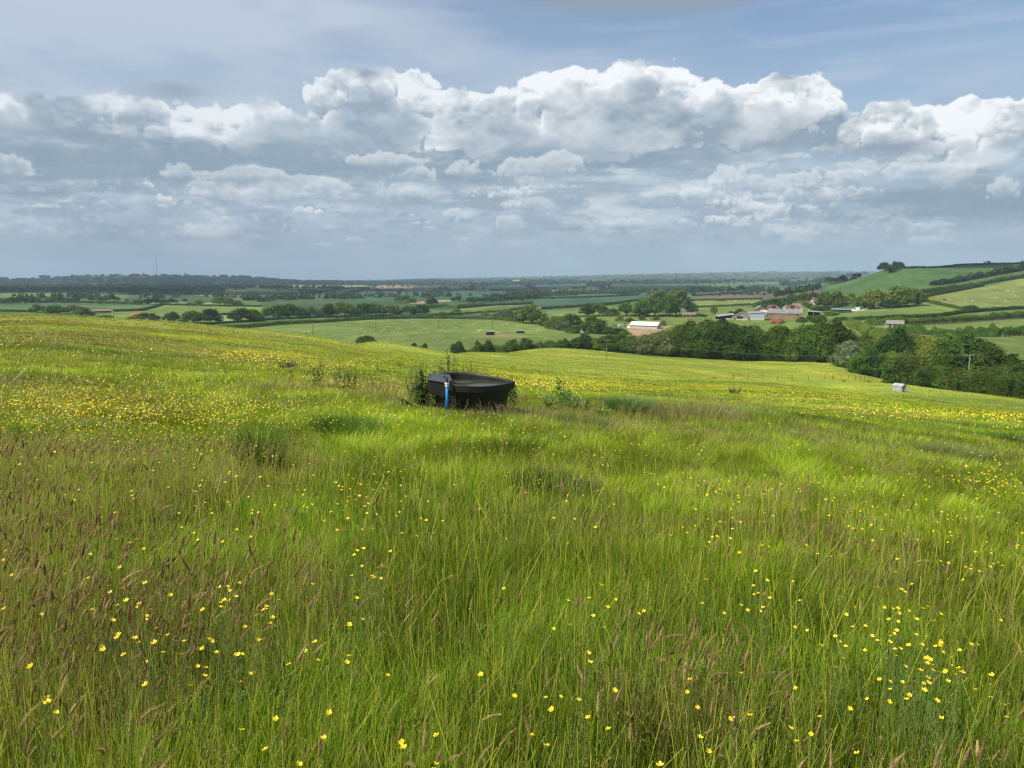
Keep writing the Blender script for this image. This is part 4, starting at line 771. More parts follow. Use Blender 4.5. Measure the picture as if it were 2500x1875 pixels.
def blades(n,r0,r1,az,power,hgt,width,segs,rs):
    a=np.radians(rs.uniform(-az,az,n)); u=rs.random(n); e=2-power
    r=(r0**e+u*(r1**e-r0**e))**(1/e) if abs(e)>1e-6 else r0*(r1/r0)**u
    x=np.sin(a)*r; y=np.cos(a)*r
    if r0>=60:
        px,_=project(x,y,ground(x,y)); lim=np.interp(px,[0,900,1150,1350,1850,2050,2200,2500],[230,235,322,322,318,312,238,200]); k=r<lim
        x,y,r=x[k],y[k],r[k]; n=len(x)
    brown,lush,dark=patch(x,y)
    clump=fb(x,y,.45,5,2)
    q=rs.random(n)
    isb=q<brown*.55*(1-.5*sst(12,30,r))
    c=GREEN+(YGREEN-GREEN)*np.clip(.40+rs.normal(0,.30,n)+.16*sst(5,12,r)+.30*sst(15,90,r)-.25*lush,0,1)[:,None]
    c=c*(1-.45*dark[:,None])+DGREEN*(.45*dark[:,None]); c=c+(BLUEG-c)*(.5*(rs.random(n)<.12))[:,None]
    cb=PINK+(STRAW-PINK)*rs.random(n)[:,None]; c=np.where(isb[:,None],cb,c); dry=rs.random(n)<.05; c=np.where(dry[:,None],STRAW*rs.uniform(.6,1.1,n)[:,None],c)
    big=fb(x,y,11,2,4); c=c*(1+np.stack([.55*(big-.5),.30*(big-.5),.2*(big-.5)],1)*2*sst(8,25,r)[:,None]); tone=fb(x,y,7,5,3); c=c*(1+.5*(tone-.5)*2)[:,None]*.96
    px,py=project(x,y,ground(x,y)); ol=sst(1050,250,px)*sst(1120,980,py)*(.15+.85*sst(.35,.6,fb(x,y,14,7,4))); c=c*(1-.40*ol[:,None])+np.array((.24,.175,.055))*(.40*ol[:,None]); c=c*(1-.10*ol[:,None])
    c=c*rs.uniform(.58,1.42,n)[:,None]
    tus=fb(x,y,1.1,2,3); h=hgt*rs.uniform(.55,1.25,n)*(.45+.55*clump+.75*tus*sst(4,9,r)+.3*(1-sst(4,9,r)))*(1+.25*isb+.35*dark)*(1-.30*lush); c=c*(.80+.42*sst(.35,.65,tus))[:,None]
    w=width*rs.uniform(.6,1.3,n)*np.where(isb,.55,1.)*(r/((r0*r1)**.5) if r0>=10 else 1)
    wide=(rs.random(n)<.05)&(r<5); w=np.where(wide&~isb,w*2.1,w)
    # lean: wind from the left, clumps fall about
    la=(vn(x,y,.5,3)-.5)*9+rs.normal(0,.8,n); ln=h*np.abs(rs.normal(.20,.16,n)+.30*sst(6,12,r))
    lx=np.cos(la)*ln+.05*h; ly=np.sin(la)*ln
    z=ground(x,y)-.02
    f=rs.uniform(0,math.pi,n); wx=np.cos(f)*w*.5; wy=np.sin(f)*w*.5
    rows=[];cols=[]
    T=[0,.42,.78,1.0] if segs==3 else [0,.6,1.0] if segs==2 else [0,1.0]
    for t in T:
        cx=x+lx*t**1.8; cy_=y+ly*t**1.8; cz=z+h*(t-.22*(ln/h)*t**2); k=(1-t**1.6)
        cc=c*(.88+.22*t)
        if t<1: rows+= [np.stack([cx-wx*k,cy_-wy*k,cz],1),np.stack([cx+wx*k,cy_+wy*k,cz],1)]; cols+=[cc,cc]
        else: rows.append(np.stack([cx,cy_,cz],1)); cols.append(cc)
    m=len(rows); V=np.stack(rows,1).reshape(-1,3); C=np.stack(cols,1).reshape(-1,3)
    b=np.arange(n)[:,None]*m; F=[]
    for s in range(len(T)-2): F.append(b+np.array([2*s,2*s+1,2*s+3,2*s+2])[None])
    F3=b+np.array([m-3,m-2,m-1])[None]
    return V,(np.vstack(F) if F else None),F3,C
def merge(parts):
    V=[];Q=[];T=[];C=[];n=0
    for v,q,t,c in parts:
        V.append(v);C.append(c)
        if q is not None: Q.append(q+n)
        if t is not None: T.append(t+n)
        n+=len(v)
    return np.vstack(V),[np.vstack(k) for k in (Q,T) if k],np.vstack(C)
GM=leafmat('grass',.40,.16,.45)
def build_grass():
    rs=np.random.default_rng(31)
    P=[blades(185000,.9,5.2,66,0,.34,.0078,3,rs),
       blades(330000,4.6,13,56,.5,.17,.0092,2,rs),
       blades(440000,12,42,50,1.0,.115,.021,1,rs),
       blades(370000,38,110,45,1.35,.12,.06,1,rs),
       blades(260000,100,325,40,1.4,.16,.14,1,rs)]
    V,F,C=merge(P)
    o=obj('meadow_grass',mesh_of('meadow_grass',V,F,GM,C)); tag(o,'long green and brownish meadow grass covering the whole near hillside','grass',None,'stuff')
build_grass()
print('grass',round(time.time()-T0,1))
def build_heads():
    """flowering grass: pinkish brown plumes on thin stems, and airy panicles"""
    rs=np.random.default_rng(41); P=[]
    # plumes
    for n,r0,r1,az,rad,k in ((8500,1.2,5.5,50,.0052,6),(15000,5,16,43,.0055,4),(16000,15,40,41,.010,3)):
        a=np.radians(rs.uniform(-az,az,n)); e=1.0; r=r0+rs.random(n)*(r1-r0); x=np.sin(a)*r; y=np.cos(a)*r
        brown,lush,dark=patch(x,y); q=rs.random(n)<(.03+.85*brown)*(1-.45*sst(4,9,r)); x,y,r,brown=x[q],y[q],r[q],brown[q]; n=len(x)
        h=rs.uniform(.40,.66,n)*(.85+.2*brown)*(1-.52*sst(4.5,11,r)); z=ground(x,y)-.02
        la=rs.normal(.2,.9,n); ln=h*rs.uniform(.04,.28,n); lx=np.cos(la)*ln; ly=np.sin(la)*ln
        def at(t): return np.stack([x+lx*t**2,y+ly*t**2,z+h*(t-.2*(ln/h)*t**3)],1)
        c=PINK*rs.uniform(.7,1.25,n)[:,None]+(STRAW-PINK)*(rs.random(n)**2.2*.7)[:,None]; gs=GREEN*.9+STRAW*.25
        # stem: thin ribbon
        f=rs.uniform(0,math.pi,n); sw=.0011*np.maximum(1,r/4); wv=np.stack([np.cos(f)*sw,np.sin(f)*sw,0*f],1)
        rows=[];
        for t in (0,.5,.88): p=at(t); rows+=[p-wv,p+wv]
        V=np.stack(rows,1).reshape(-1,3); b=np.arange(n)[:,None]*6; Q=np.vstack([b+np.array([0,1,3,2]),b+np.array([2,3,5,4])]); P.append((V,Q,None,np.repeat(np.tile(gs,(n,1)),6,0)))
        # plume: tapered spindle following the bend, nodding
        L_=rs.uniform(.045,.10,n)*(1 if r0<10 else 1.2); rr=rad*rs.uniform(.5,1.35,n); rings=[]
        nod=rs.uniform(0,1.,n)**2.2
        p0=at(.88); d=at(1.0)-at(.8); d/=np.linalg.norm(d,axis=1)[:,None]
        side=np.stack([np.cos(la),np.sin(la),-.3+0*la],1)
        for t,w in ((0,.25),(.3,1),(.7,.8),(1.,.12)):
            cp=p0+d*(L_*t)[:,None]+side*(L_*nod*t*t*.6)[:,None]-np.array((0,0,1))*(L_*nod*t**2*.25)[:,None]
            for j in range(k):
                th=2*math.pi*j/k+f; u=np.stack([np.cos(th),np.sin(th),0*th],1); rings.append(cp+u*(rr*w*rs.uniform(.75,1.25,n))[:,None])
        V=np.stack(rings,1).reshape(-1,3); b=np.arange(n)[:,None]*(4*k)
        Q=np.vstack([b+np.array([i*k+j,i*k+(j+1)%k,(i+1)*k+(j+1)%k,(i+1)*k+j]) for i in range(3) for j in range(k)])
        P.append((V,Q,None,np.repeat(c,4*k,0)*rs.uniform(.75,1.25,(n*4*k,1))))
        m={6:54,4:16,3:5}[k]; tt=rs.random((n,m)); th=rs.uniform(0,6.28,(n,m)); u=np.stack([np.cos(th),np.sin(th),.5+0*th],2); dd=d[:,None]+side[:,None]*(nod[:,None]*tt)[...,None]
        cp=p0[:,None]+d[:,None]*(L_[:,None]*tt)[...,None]+side[:,None]*((L_*nod*.6)[:,None]*tt*tt)[...,None]-np.array((0,0,1))*((L_*nod*.25)[:,None]*tt**2)[...,None]
        ra=(rr[:,None]*(1.15-.75*tt))[...,None]; hl=(.010 if k==6 else .016)
        a_=cp+u*ra*.7; b_=cp+u*ra*(1.7)+dd*hl*rs.uniform(.5,1.3,(n,m,1)); s_=np.cross(u,dd); s_=s_/(np.linalg.norm(s_,axis=2)[...,None]+1e-6)*(.0011 if k==6 else .0025)
        V=np.stack([a_-s_,a_+s_,b_],2).reshape(-1,3); P.append((V,None,np.arange(n*m)[:,None]*3+np.arange(3),np.repeat(np.repeat(c*1.35,m,0)*rs.uniform(.6,1.4,(n*m,1)),3,0)))
    # airy panicles: specks round the top of a stem
    for n,r0,r1,az,m,sz in ((7000,1.3,6,50,26,.0030),(11000,6,18,43,14,.0062)):
        a=np.radians(rs.uniform(-az,az,n)); r=r0+rs.random(n)*(r1-r0); x=np.sin(a)*r; y=np.cos(a)*r
        brown,lush,dark=patch(x,y); q=rs.random(n)<(.25+.75*brown); x,y,r=x[q],y[q],r[q]; n=len(x)
        h=rs.uniform(.42,.68,n)*(1-.52*sst(4.5,11,r)); z=ground(x,y)-.02; lx=rs.normal(.04,.07,n); ly=rs.normal(0,.07,n)
        f=rs.uniform(0,math.pi,n); sw=.0009*np.maximum(1,r/4); wv=np.stack([np.cos(f)*sw,np.sin(f)*sw,0*f],1)
        top=np.stack([x+lx,y+ly,z+h],1); bot=np.stack([x,y,z],1)
        V=np.stack([bot-wv,bot+wv,top+wv*.5,top-wv*.5],1).reshape(-1,3); P.append((V,np.arange(n)[:,None]*4+np.arange(4),None,np.repeat(np.tile(STRAW*.7,(n,1)),4,0)))
        t=rs.uniform(0,1,(n,m)); sp=.045*(1-t)+.006; an=rs.uniform(0,6.28,(n,m)); hh=(.62+.38*t)
        p=bot[:,None]+(top-bot)[:,None]*hh[...,None]+np.stack([np.cos(an)*sp,np.sin(an)*sp,rs.normal(0,.01,(n,m))],2)
        p=p.reshape(-1,3); N_=len(p); d1=rs.normal(0,1,(N_,3)); d1/=np.linalg.norm(d1,axis=1)[:,None]; d2=rs.normal(0,1,(N_,3)); d2/=np.linalg.norm(d2,axis=1)[:,None]
        d1[:,2]=np.abs(d1[:,2])+.8
        V=np.stack([p-d2*sz*.5,p+d2*sz*.5,p+d1*sz*1.7],1).reshape(-1,3); cc=(PINK*1.2+(STRAW-PINK)*rs.random((n,1))*.7); P.append((V,None,np.arange(N_)[:,None]*3+np.arange(3),np.repeat(np.repeat(cc,m,0),3,0)))
    # tall pale stems of the buttercups and bents
    for n,r0,r1,az in ((3500,1.2,4.5,50),(2500,4.5,9,43)):
        a=np.radians(rs.uniform(-az,az,n)); r=r0+rs.random(n)*(r1-r0); x=np.sin(a)*r; y=np.cos(a)*r; h=rs.uniform(.34,.58,n)*(1-.4*sst(4.5,9,r)); z=ground(x,y)-.02; la=rs.uniform(0,6.28,n); ln=h*np.abs(rs.normal(0,.3,n)); f=rs.uniform(0,3.14,n); sw=.0010*np.maximum(1,r/3.5); wv=np.stack([np.cos(f)*sw,np.sin(f)*sw,0*f],1); rows=[]
        for t in (0,.5,1.): p=np.stack([x+np.cos(la)*ln*t**1.6,y+np.sin(la)*ln*t**1.6,z+h*t],1); rows+=[p-wv,p+wv]
        V=np.stack(rows,1).reshape(-1,3); b=np.arange(n)[:,None]*6; cc=(YGREEN*1.15+(STRAW-YGREEN)*rs.random((n,1))*.5)*rs.uniform(.7,1.25,(n,1)); P.append((V,np.vstack([b+np.array([0,1,3,2]),b+np.array([2,3,5,4])]),None,np.repeat(cc,6,0)))
    V,F,C=merge(P)
    o=obj('grass_seed_heads',mesh_of('grass_seed_heads',V,F,GM,C)); tag(o,'pinkish brown flowering grass heads nodding above the meadow grass','grass',None,'stuff')
build_heads()
print('heads',round(time.time()-T0,1))
# ------------------------------------------------------------------ buttercups
petal=plain('buttercup_petal',(.74,.55,.008),.5,noise=.08,scale=60,spec=.5)
stemm=plain('buttercup_stem',(.10,.17,.03),.7,scale=40)
def cup(rs,rad=.013,open_=.55):
    V=[];F=[]
    for k in range(5):
        a=k*2*math.pi/5+rs.uniform(-.1,.1); n=len(V)
        for (t,w) in ((.12,.25),(.6,.95),(.85,.9),(1.05,.3)):
            rr=rad*t; zz=rad*open_*t**1.6
            for s in (-1,1):
                an=a+s*w*.62*(1 if t>.3 else .8)/(.6+t*.6); V.append((math.cos(an)*rr,math.sin(an)*rr,zz+(.10*rad if k%2 else 0)))
        F+=[(n,n+1,n+3,n+2),(n+2,n+3,n+5,n+4),(n+4,n+5,n+7,n+6)]
    return np.array(V),np.array(F)
def flower_variants():
    out=[]
    for s in range(7):
        rs=random.Random(s+60); h=rs.uniform(.46,.62); V,F=cup(rs,.0098*rs.uniform(.8,1.15),rs.uniform(.35,.8))
        E=np.array(mathutils.Euler((rs.uniform(-.45,.45),rs.uniform(-.45,.45),0)).to_matrix()); bx,by=rs.uniform(-.07,.07),rs.uniform(-.07,.07)
        V=V@E.T+np.array((bx,by,h))
        mb=MB(); mb.tube([(0,0,-.02),(bx*.3,by*.3,h*.5),(bx,by,h)],[.0016,.0013,.0009],5)
        for q in range(2):
            a=rs.uniform(0,6.28); zz=h*rs.uniform(.45,.7); mb.tube([(bx*.4,by*.4,zz),(bx*.4+math.cos(a)*.03,by*.4+math.sin(a)*.03,zz+.05),(bx*.4+math.cos(a)*.05,by*.4+math.sin(a)*.05,zz+.11)],[.001,.0009,.0007],4)
            mb.tube([(bx*.4+math.cos(a)*.05,by*.4+math.sin(a)*.05,zz+.11),(bx*.4+math.cos(a)*.05,by*.4+math.sin(a)*.05,zz+.118)],[.003,.002],5)
            for b in (-.5,0,.5): mb.poly([(bx*.3,by*.3,h*.3),(bx*.3+math.cos(a+b)*.05,by*.3+math.sin(a+b)*.05,h*.3+.02),(bx*.3+math.cos(a+b+.15)*.05,by*.3+math.sin(a+b+.15)*.05,h*.3+.022)],(0,0,.0006))
        Vs=np.vstack(mb.v); out.append((mesh_of('stem',Vs,[np.array(f) for f in mb.f.values()],stemm),mesh_of('petals',V,F,petal),V,F))
    return out
FV=flower_variants()
def buttercup_points():
    rs=np.random.default_rng(51); pts=[]
    # (centre x, y, half width, half height, number) in the photograph's field of view
    Z=[(300,1000,330,60,2700),(120,980,180,50,1200),(500,1000,240,45,700),(620,1000,260,50,420),(300,1090,320,50,240),(900,1010,200,25,130),(1050,960,160,25,110),(560,1150,380,60,110),(650,1240,260,70,100),(400,1270,300,90,50),(880,1240,80,50,55),(930,1230,50,30,30),
       (1230,1060,260,70,150),(1200,1060,50,40,60),(1150,1290,250,80,40),(1420,1110,300,100,100),(1560,1080,300,60,80),(1740,1240,90,60,40),(1760,1300,60,50,30),(1480,1270,90,50,20),(1900,1230,260,80,90),(2030,1180,260,60,100),(2200,1250,250,90,110),(2440,1170,90,40,240),(2380,1150,120,40,180),(2430,1350,60,40,25),(2350,1290,120,60,50),
       (2280,1630,110,60,65),(2200,1560,150,60,30),(2190,1480,70,40,16),(2150,1500,60,30,8),(1700,1720,140,20,7),(1800,1760,40,12,4),(2000,1700,60,20,5),(2240,1770,60,20,7),(470,1580,40,20,10),(320,1530,200,60,22),(250,1500,200,50,16),(700,1540,90,60,10),(880,1530,60,30,7),(560,1500,50,30,6),
       (800,1760,60,25,5),(90,1780,20,15,2),(360,1868,20,8,1),(1010,1860,30,12,4),(1090,1850,10,8,1),(2100,1840,60,20,3),(1400,1700,60,20,3),(1150,1440,150,60,12),(900,1400,200,60,24),(500,1450,200,60,26),(150,1290,130,60,12),(100,1180,120,50,12),(2000,1480,250,80,22),(1650,1480,150,60,10),(1450,1500,100,60,6),(1800,1400,120,60,22),(1200,1880,900,60,10)]
    Z=[(cx,cy_,sx,sy,int(n*(.62 if cy_<1120 else .5 if cy_<1300 else .62))) for cx,cy_,sx,sy,n in Z]
    for cx,cy_,sx,sy,n in Z:
        pts.append(np.stack([rs.normal(cx,sx*.55,n),rs.normal(cy_,sy*.55,n)],1))
    n=300; pts.append(np.stack([rs.uniform(-100,2600,n),1000+rs.random(n)**2.2*860],1))
    P=np.vstack(pts); k=rs.random(len(P))<.5; k=np.nonzero(k)[0]; src=rs.permutation(len(P))[:len(k)//3+1]
    # half of them stand in loose bunches
    for i in k:
        d=np.abs(P[src]-P[i]).sum(1); j=src[np.argmin(d)]; s=max(5.,(P[j,1]-676)*.035); P[i]=P[j]+rs.normal(0,1,2)*(s*1.6,s*.8)
    return P
def ground_hits(P,lift=0.5):
    """ground under the sight lines through photo points, when the thing seen stands LIFT above it"""
    a,e=px_ang(P[:,0],P[:,1]); a=np.radians(a); t=np.tan(np.radians(e)); rr=np.exp(np.linspace(math.log(1.2),math.log(420),420))
    X=np.sin(a)[:,None]*rr; Y=np.cos(a)[:,None]*rr; d=ground(X,Y)+np.reshape(lift,(-1,1))-rr*t[:,None]; k=np.argmax(d>=0,1); ok=(d>=0).any(1)&(k>0); i=np.arange(len(P))
    k=np.maximum(k,1); d0=d[i,k-1]; d1=d[i,k]; f=-d0/(d1-d0+1e-9); r=rr[k-1]+(rr[k]-rr[k-1])*np.clip(f,0,1)
    return np.sin(a)*r,np.cos(a)*r,r,ok
def build_buttercups():
    P=buttercup_points(); x,y,r,ok=ground_hits(P,.22+.30*sst(1080,1420,P[:,1])); fs=.45+.55*sst(10.5,5,r); P0=P[:,0]; hide=(P0>1005)&(P0<1290)&(r>12.4)&(r<17.5)&(np.random.default_rng(3).random(len(r))<.93); P=P[~hide]; fs=fs[~hide]; x=x[~hide]; y=y[~hide]; r=r[~hide]; ok=ok[~hide]; inf=(P[:,0]>6)&(P[:,0]<2494)&(P[:,1]>880)&(P[:,1]<1868)&ok
    o=np.argsort(r+np.where(inf,0,500)); x,y,r,P,inf,fs=x[o],y[o],r[o],P[o],inf[o],fs[o]; z=ground(x,y); rs=random.Random(9); nr=np.random.default_rng(9)
    n=0
    for i in range(len(x)):
        if n>=290 or not inf[i]: break
        st,pe,_,_=FV[n%7]; rz=rs.uniform(0,6.28); s=rs.uniform(.9,1.08)
        e=obj('buttercup',st,None,(x[i],y[i],z[i]),rz,(s,s,s)); e.scale=(s,s,s*float(fs[i])); tag(e,'yellow buttercup on a thin stem in the near meadow grass','buttercup','buttercups in the near meadow')
        q=obj('petals',pe,e); n+=1
    # the rest as one drift
    x,y,r,z,fs=x[n:],y[n:],r[n:],z[n:],fs[n:]; Vs=[];Fs=[];c=0
    for k in range(7):
        V,F=FV[k][2],FV[k][3]; s=np.arange(len(x))%7==k; m=s.sum()
        if not m: continue
        a=nr.uniform(0,6.28,m); ca,sa=np.cos(a)[:,None],np.sin(a)[:,None]; sc_=(nr.uniform(.75,1.15,m)*np.clip(r[s]/9,1,1.4))[:,None]
        top=V.mean(0); Q=V-top
        vx=(Q[None,:,0]*ca-Q[None,:,1]*sa)*sc_+top[0]; vy=(Q[None,:,0]*sa+Q[None,:,1]*ca)*sc_+top[1]; vz=Q[None,:,2]*sc_+top[2]*(nr.uniform(.85,1.08,m)*fs[s])[:,None]
        W=np.stack([vx+x[s][:,None],vy+y[s][:,None],vz+z[s][:,None]],2).reshape(-1,3); Vs.append(W); Fs.append((F[None]+(np.arange(m)*len(V))[:,None,None]+c).reshape(-1,4)); c+=len(W)
    # drifts further off: small tilted petals-coloured tufts along the slope
    D=[(640,868,80,9,520),(560,862,60,7,240),(760,890,120,10,600),(1000,880,120,10,380),(1330,925,90,14,1500),(1450,935,110,13,2000),(1250,910,90,14,900),(1600,940,120,12,900),(1760,942,110,9,700),(1900,958,100,9,1300),(2020,970,80,8,1100),(2120,992,110,10,1300),(2200,1012,120,9,900),(2300,1000,100,7,900),(2430,1010,80,7,1100),(2480,1016,60,8,700),(1750,905,160,12,500),(1950,905,200,9,500),(1350,880,160,14,600),(1550,880,160,12,300),(200,850,250,40,260),(350,930,200,20,500),(900,930,120,14,300),(1120,905,60,14,400),(430,1000,300,40,300),(2440,1040,60,8,130)]
    D=[(cx,cy_,sx,sy,int(k*(.62 if cx<1500 else .24))) for cx,cy_,sx,sy,k in D]
    pts=np.vstack([np.stack([nr.normal(cx,sx*.8,k),nr.normal(cy_,sy*.85,k)],1) for cx,cy_,sx,sy,k in D]); X,Y,RR,ok=ground_hits(pts,.22)
    X,Y,RR=X[ok],Y[ok],RR[ok]; Z_=ground(X,Y)+nr.uniform(.15,.25,len(X)); m=len(X); s=.011*np.clip(RR/14,1,3.4)
    nr_=np.stack([nr.normal(0,.35,m),nr.normal(0,.35,m)-.25,np.ones(m)],1); V,F=cards(np.stack([X,Y,Z_],1),nr_,s,nr)
    Vs.append(V); Fs.append(F+c)
    ob=obj('buttercup_drifts',mesh_of('buttercup_drifts',np.vstack(Vs),np.vstack(Fs),petal)); tag(ob,'yellow drifts of buttercups spread through the meadow','buttercups',None,'stuff')
build_buttercups()
print('buttercups',round(time.time()-T0,1))
# ------------------------------------------------------------------ the trough with its pipe
BLK=plain('black_plastic',(.006,.0065,.006),.5,scale=4,spec=.35,bump=.003,col2=(.022,.021,.017),stretch=(1,1,.35))
def smooth_obj(o,ang=40):
    for p in o.data.polygons: p.use_smooth=True
    return o
def build_trough():
    p=loc(1150,1000); r=rng_of(p); az=math.atan2(p[0],p[1]); print('trough r',r)
    W=212/F_PX*r/2.0*1.0                          # half width
    e=empty('water_trough',(p[0],p[1],p[2]-.07),-az); e.rotation_euler=(R(3.6),R(3.1),-az)
    tag(e,'big black plastic water trough with a pointed end standing in the meadow','trough')
    O=np.array([(1.0,.0),(.93,.13),(.70,.36),(.40,.60),(.08,.77),(-.25,.85),(-.50,.80),(-.70,.64),(-.86,.44),(-1.0,.30),(-1.0,-.26),(-.82,-.42),(-.60,-.52),(-.55,-.66),(-.25,-.80),(.05,-.82),(.35,-.72),(.62,-.52),(.82,-.29),(.95,-.10)])
    # round the outline a little
    def refine(O): 
        Q=[]
        for i in range(len(O)):
            a,b=O[i],O[(i+1)%len(O)]; Q+=[a*.75+b*.25,a*.25+b*.75]
        return np.array(Q)
    O=refine(refine(O))*W; n=len(O); H=.66
    # rings: (scale, z)  outside from the ground up, over the rim and down the inside
    rings=[(.80,0.0),(.83,.20),(.86,.44),(.87,.45),(.90,.455),(.905,H-.135),(.985,H-.13),(1.0,H-.12),(1.0,H-.01),(.993,H),(.93,H),(.915,H-.012),(.905,H-.03),(.84,.30),(.78,.06)]
    V=[];F=[]
    for s,z in rings: V+=[(a*s,b*s,z) for a,b in O]
    for k in range(len(rings)-1): F+=[(k*n+i,k*n+(i+1)%n,(k+1)*n+(i+1)%n,(k+1)*n+i) for i in range(n)]
    V+=[(0,0,.06),(0,0,0)]; F3=[((len(rings)-1)*n+i,(len(rings)-1)*n+(i+1)%n,len(rings)*n) for i in range(n)]
    basin=obj('basin',mesh_of('basin',V,[np.array(F),np.array(F3)],BLK),e)
    # valve housing: raised box on the left with a sloping lid
    mb=MB(); mb.poly([(-1.0*W,-.30*W,H-.26),(-.58*W,-.56*W,H-.26),(-.50*W,-.30*W,H-.26),(-.56*W,.30*W,H-.26),(-1.0*W,.34*W,H-.26)],(0,0,.245))
    mb.build('valve_box',BLK,e)
    lid=MB(); lid.poly([(-1.025*W,-.32*W,H-.012),(-.56*W,-.60*W,H-.012),(-.47*W,-.30*W,H-.012),(-.54*W,.33*W,H-.012),(-1.025*W,.37*W,H-.012)],(0,0,.035))
    lo=lid.build('valve_cover',plain('dark_grey_plastic',(.035,.038,.038),.38,spec=.5,scale=6),e)
    bv=lo.modifiers.new('b','BEVEL'); bv.width=.012; bv.segments=2
    # ribs on the wall
    for k in (18,30,52,62):
        a,b=O[k%n]; m=MB(); m.box((a*.86,b*.86,.24),(.045,.045,.42),math.atan2(b,a)); m.build('rib',BLK,e)
    # float bar across the inside
    m=MB(); m.tube([(-.5*W,.18*W,H-.10),(.12*W,.30*W,H-.10)],.012,6); m.build('float_arm',plain('brass',(.35,.30,.18),.4,metal=1,scale=9),e)
    # water, level with the world although the trough leans
    wm,nt,N,L=nodes('trough_water'); out=N('ShaderNodeOutputMaterial'); pr=N('ShaderNodeBsdfPrincipled'); L(pr.outputs[0],out.inputs[0]); pr.inputs['Base Color'].default_value=(.035,.04,.028,1); pr.inputs['Roughness'].default_value=.04; pr.inputs['IOR'].default_value=1.333
    nz=N('ShaderNodeTexNoise'); nz.inputs['Scale'].default_value=9; bp=N('ShaderNodeBump'); bp.inputs['Distance'].default_value=.004; bp.inputs['Strength'].default_value=.35; L(nz.outputs[0],bp.inputs['Height']); L(bp.outputs[0],pr.inputs['Normal'])
    tl=math.tan(R(3.1)); V=[]
    for a,b in O:
        s=.885; V.append((a*s,b*s,H-.078+(a*s)*tl-(b*s)*math.tan(R(3.6))))
    obj('water',mesh_of('water',V,[np.arange(n)[None]],wm),e)
    # blue pipe at the front
    q=at_r(1089,r-W*.85); zt=(px_el(1089,934))*rng_of(q); zb=q[2]-.03
    e2=empty('blue_water_pipe',(q[0],q[1],zb),-az); tag(e2,'upright bright blue water pipe with a white collar in front of the trough','pipe')
    m=MB(); m.tube([(0,0,0),(0,0,zt-zb-.05)],.0262,16); smooth_obj(m.build('pipe',plain('blue_plastic',(.02,.19,.50),.45,noise=.08,scale=3),e2))
    m=MB(); m.tube([(0,0,zt-zb-.075),(0,0,zt-zb-.03)],.034,16); m.tube([(0,0,zt-zb-.03),(0,0,zt-zb)],.041,16); m.build('collar',plain('white_plastic',(.62,.62,.58),.5,scale=20),e2)
    m=MB(); m.tube([(0,0,zt-zb),(0,0,zt-zb+.05),(-.01,.03,zt-zb+.085),(-.05,.12,zt-zb+.09),(-.05,.20,zt-zb+.07)],[.02,.02,.022,.02,.02],10); smooth_obj(m.build('elbow_hose',BLK,e2))
    return p,r,W,az
TR=build_trough()
# ------------------------------------------------------------------ coarse plants round it
def leafy(name,p,h,w,n,leaf,col,label,cat,group=None,upright=.5,droop=.35,lw=.28,seed=1,stems=6,spike=0):
    """plant of many separate pointed leaves on stems"""
    rs=np.random.default_rng(seed); e=empty(name,p); tag(e,label,cat,group)
    ns=stems; sx=rs.normal(0,w*.26,ns); sy=rs.normal(0,w*.26,ns); sh=h*rs.uniform(.6,1.05,ns)*np.exp(-((sx**2+sy**2)/(w*.5)**2)*.5)
    mb=MB()
    for i in range(ns): mb.tube([(sx[i]*.4,sy[i]*.4,-.03),(sx[i]*.8,sy[i]*.8,sh[i]*.5),(sx[i],sy[i],sh[i])],[.006,.005,.002],5,False)
    mb.build('stems',plain('plant_stem',(.09,.13,.04),.8),e)
    k=rs.integers(0,ns,n); t=rs.uniform(.08,1,n); bx=sx[k]*(.4+.6*t); by=sy[k]*(.4+.6*t); bz=sh[k]*t
    a=rs.uniform(0,2*math.pi,n); L_=leaf*rs.uniform(.55,1.2,n)*(1.15-.5*t); up=rs.uniform(upright-.4,upright+.4,n)
    d=np.stack([np.cos(a),np.sin(a),up],1); d/=np.linalg.norm(d,axis=1)[:,None]; s=np.stack([-np.sin(a),np.cos(a),rs.normal(0,.3,n)],1)*(lw*L_)[:,None]*.5
    b=np.stack([bx,by,bz],1); dz=np.array((0,0,1.))
    V=[];rows=[(0,.25,0),(.35,1,.0),(.7,.8,-.25*droop),(1,.02,-droop)]
    for tt,ww,zz in rows:
        c=b+d*(L_*tt)[:,None]+dz*(zz*L_)[:,None]; V+=[c-s*ww,c+s*ww]
    V=np.stack(V,1).reshape(-1,3); f=np.arange(n)[:,None]*8; F=np.vstack([f+np.array(q) for q in ((0,1,3,2),(2,3,5,4),(4,5,7,6))])
    c=np.array(col)*rs.uniform(.65,1.35,n)[:,None]*(1+rs.normal(0,.06,(n,3))); obj('leaves',mesh_of('leaves',V,F,GM,np.repeat(c,8,0)),e)
    if spike:
        m=spike*60; q=rs.integers(0,ns,m); q=q%max(1,spike); tt=rs.random(m); P=np.stack([sx[q],sy[q],sh[q]*(.8+.35*tt)],1)+rs.normal(0,.012,(m,3)); Vc,Fc=cards(P,rs.normal(0,1,(m,3)),.011,rs); obj('flower_spike',mesh_of('flower_spike',Vc,Fc,GM,np.tile(np.array((.16,.10,.05)),(len(Vc),1))),e)
    return e
NET=(.095,.180,.025);DOCK=(.14,.25,.04)
def pl(x,y,r=None): return at_r(x,r) if r else loc(x,y)
rT=TR[1]
leafy('nettle_clump',at_r(1022,rT+.1),.86,.66,1500,.085,NET,'leafy green nettle clump against the left end of the black trough','nettles',seed=2,stems=40,lw=.5)
leafy('nettle_clump',at_r(1085,rT+1.2),1.00,1.1,1900,.08,(.07,.12,.03),'nettle clump standing behind the trough with its tips above the rim','nettles',seed=3,stems=60,lw=.45)
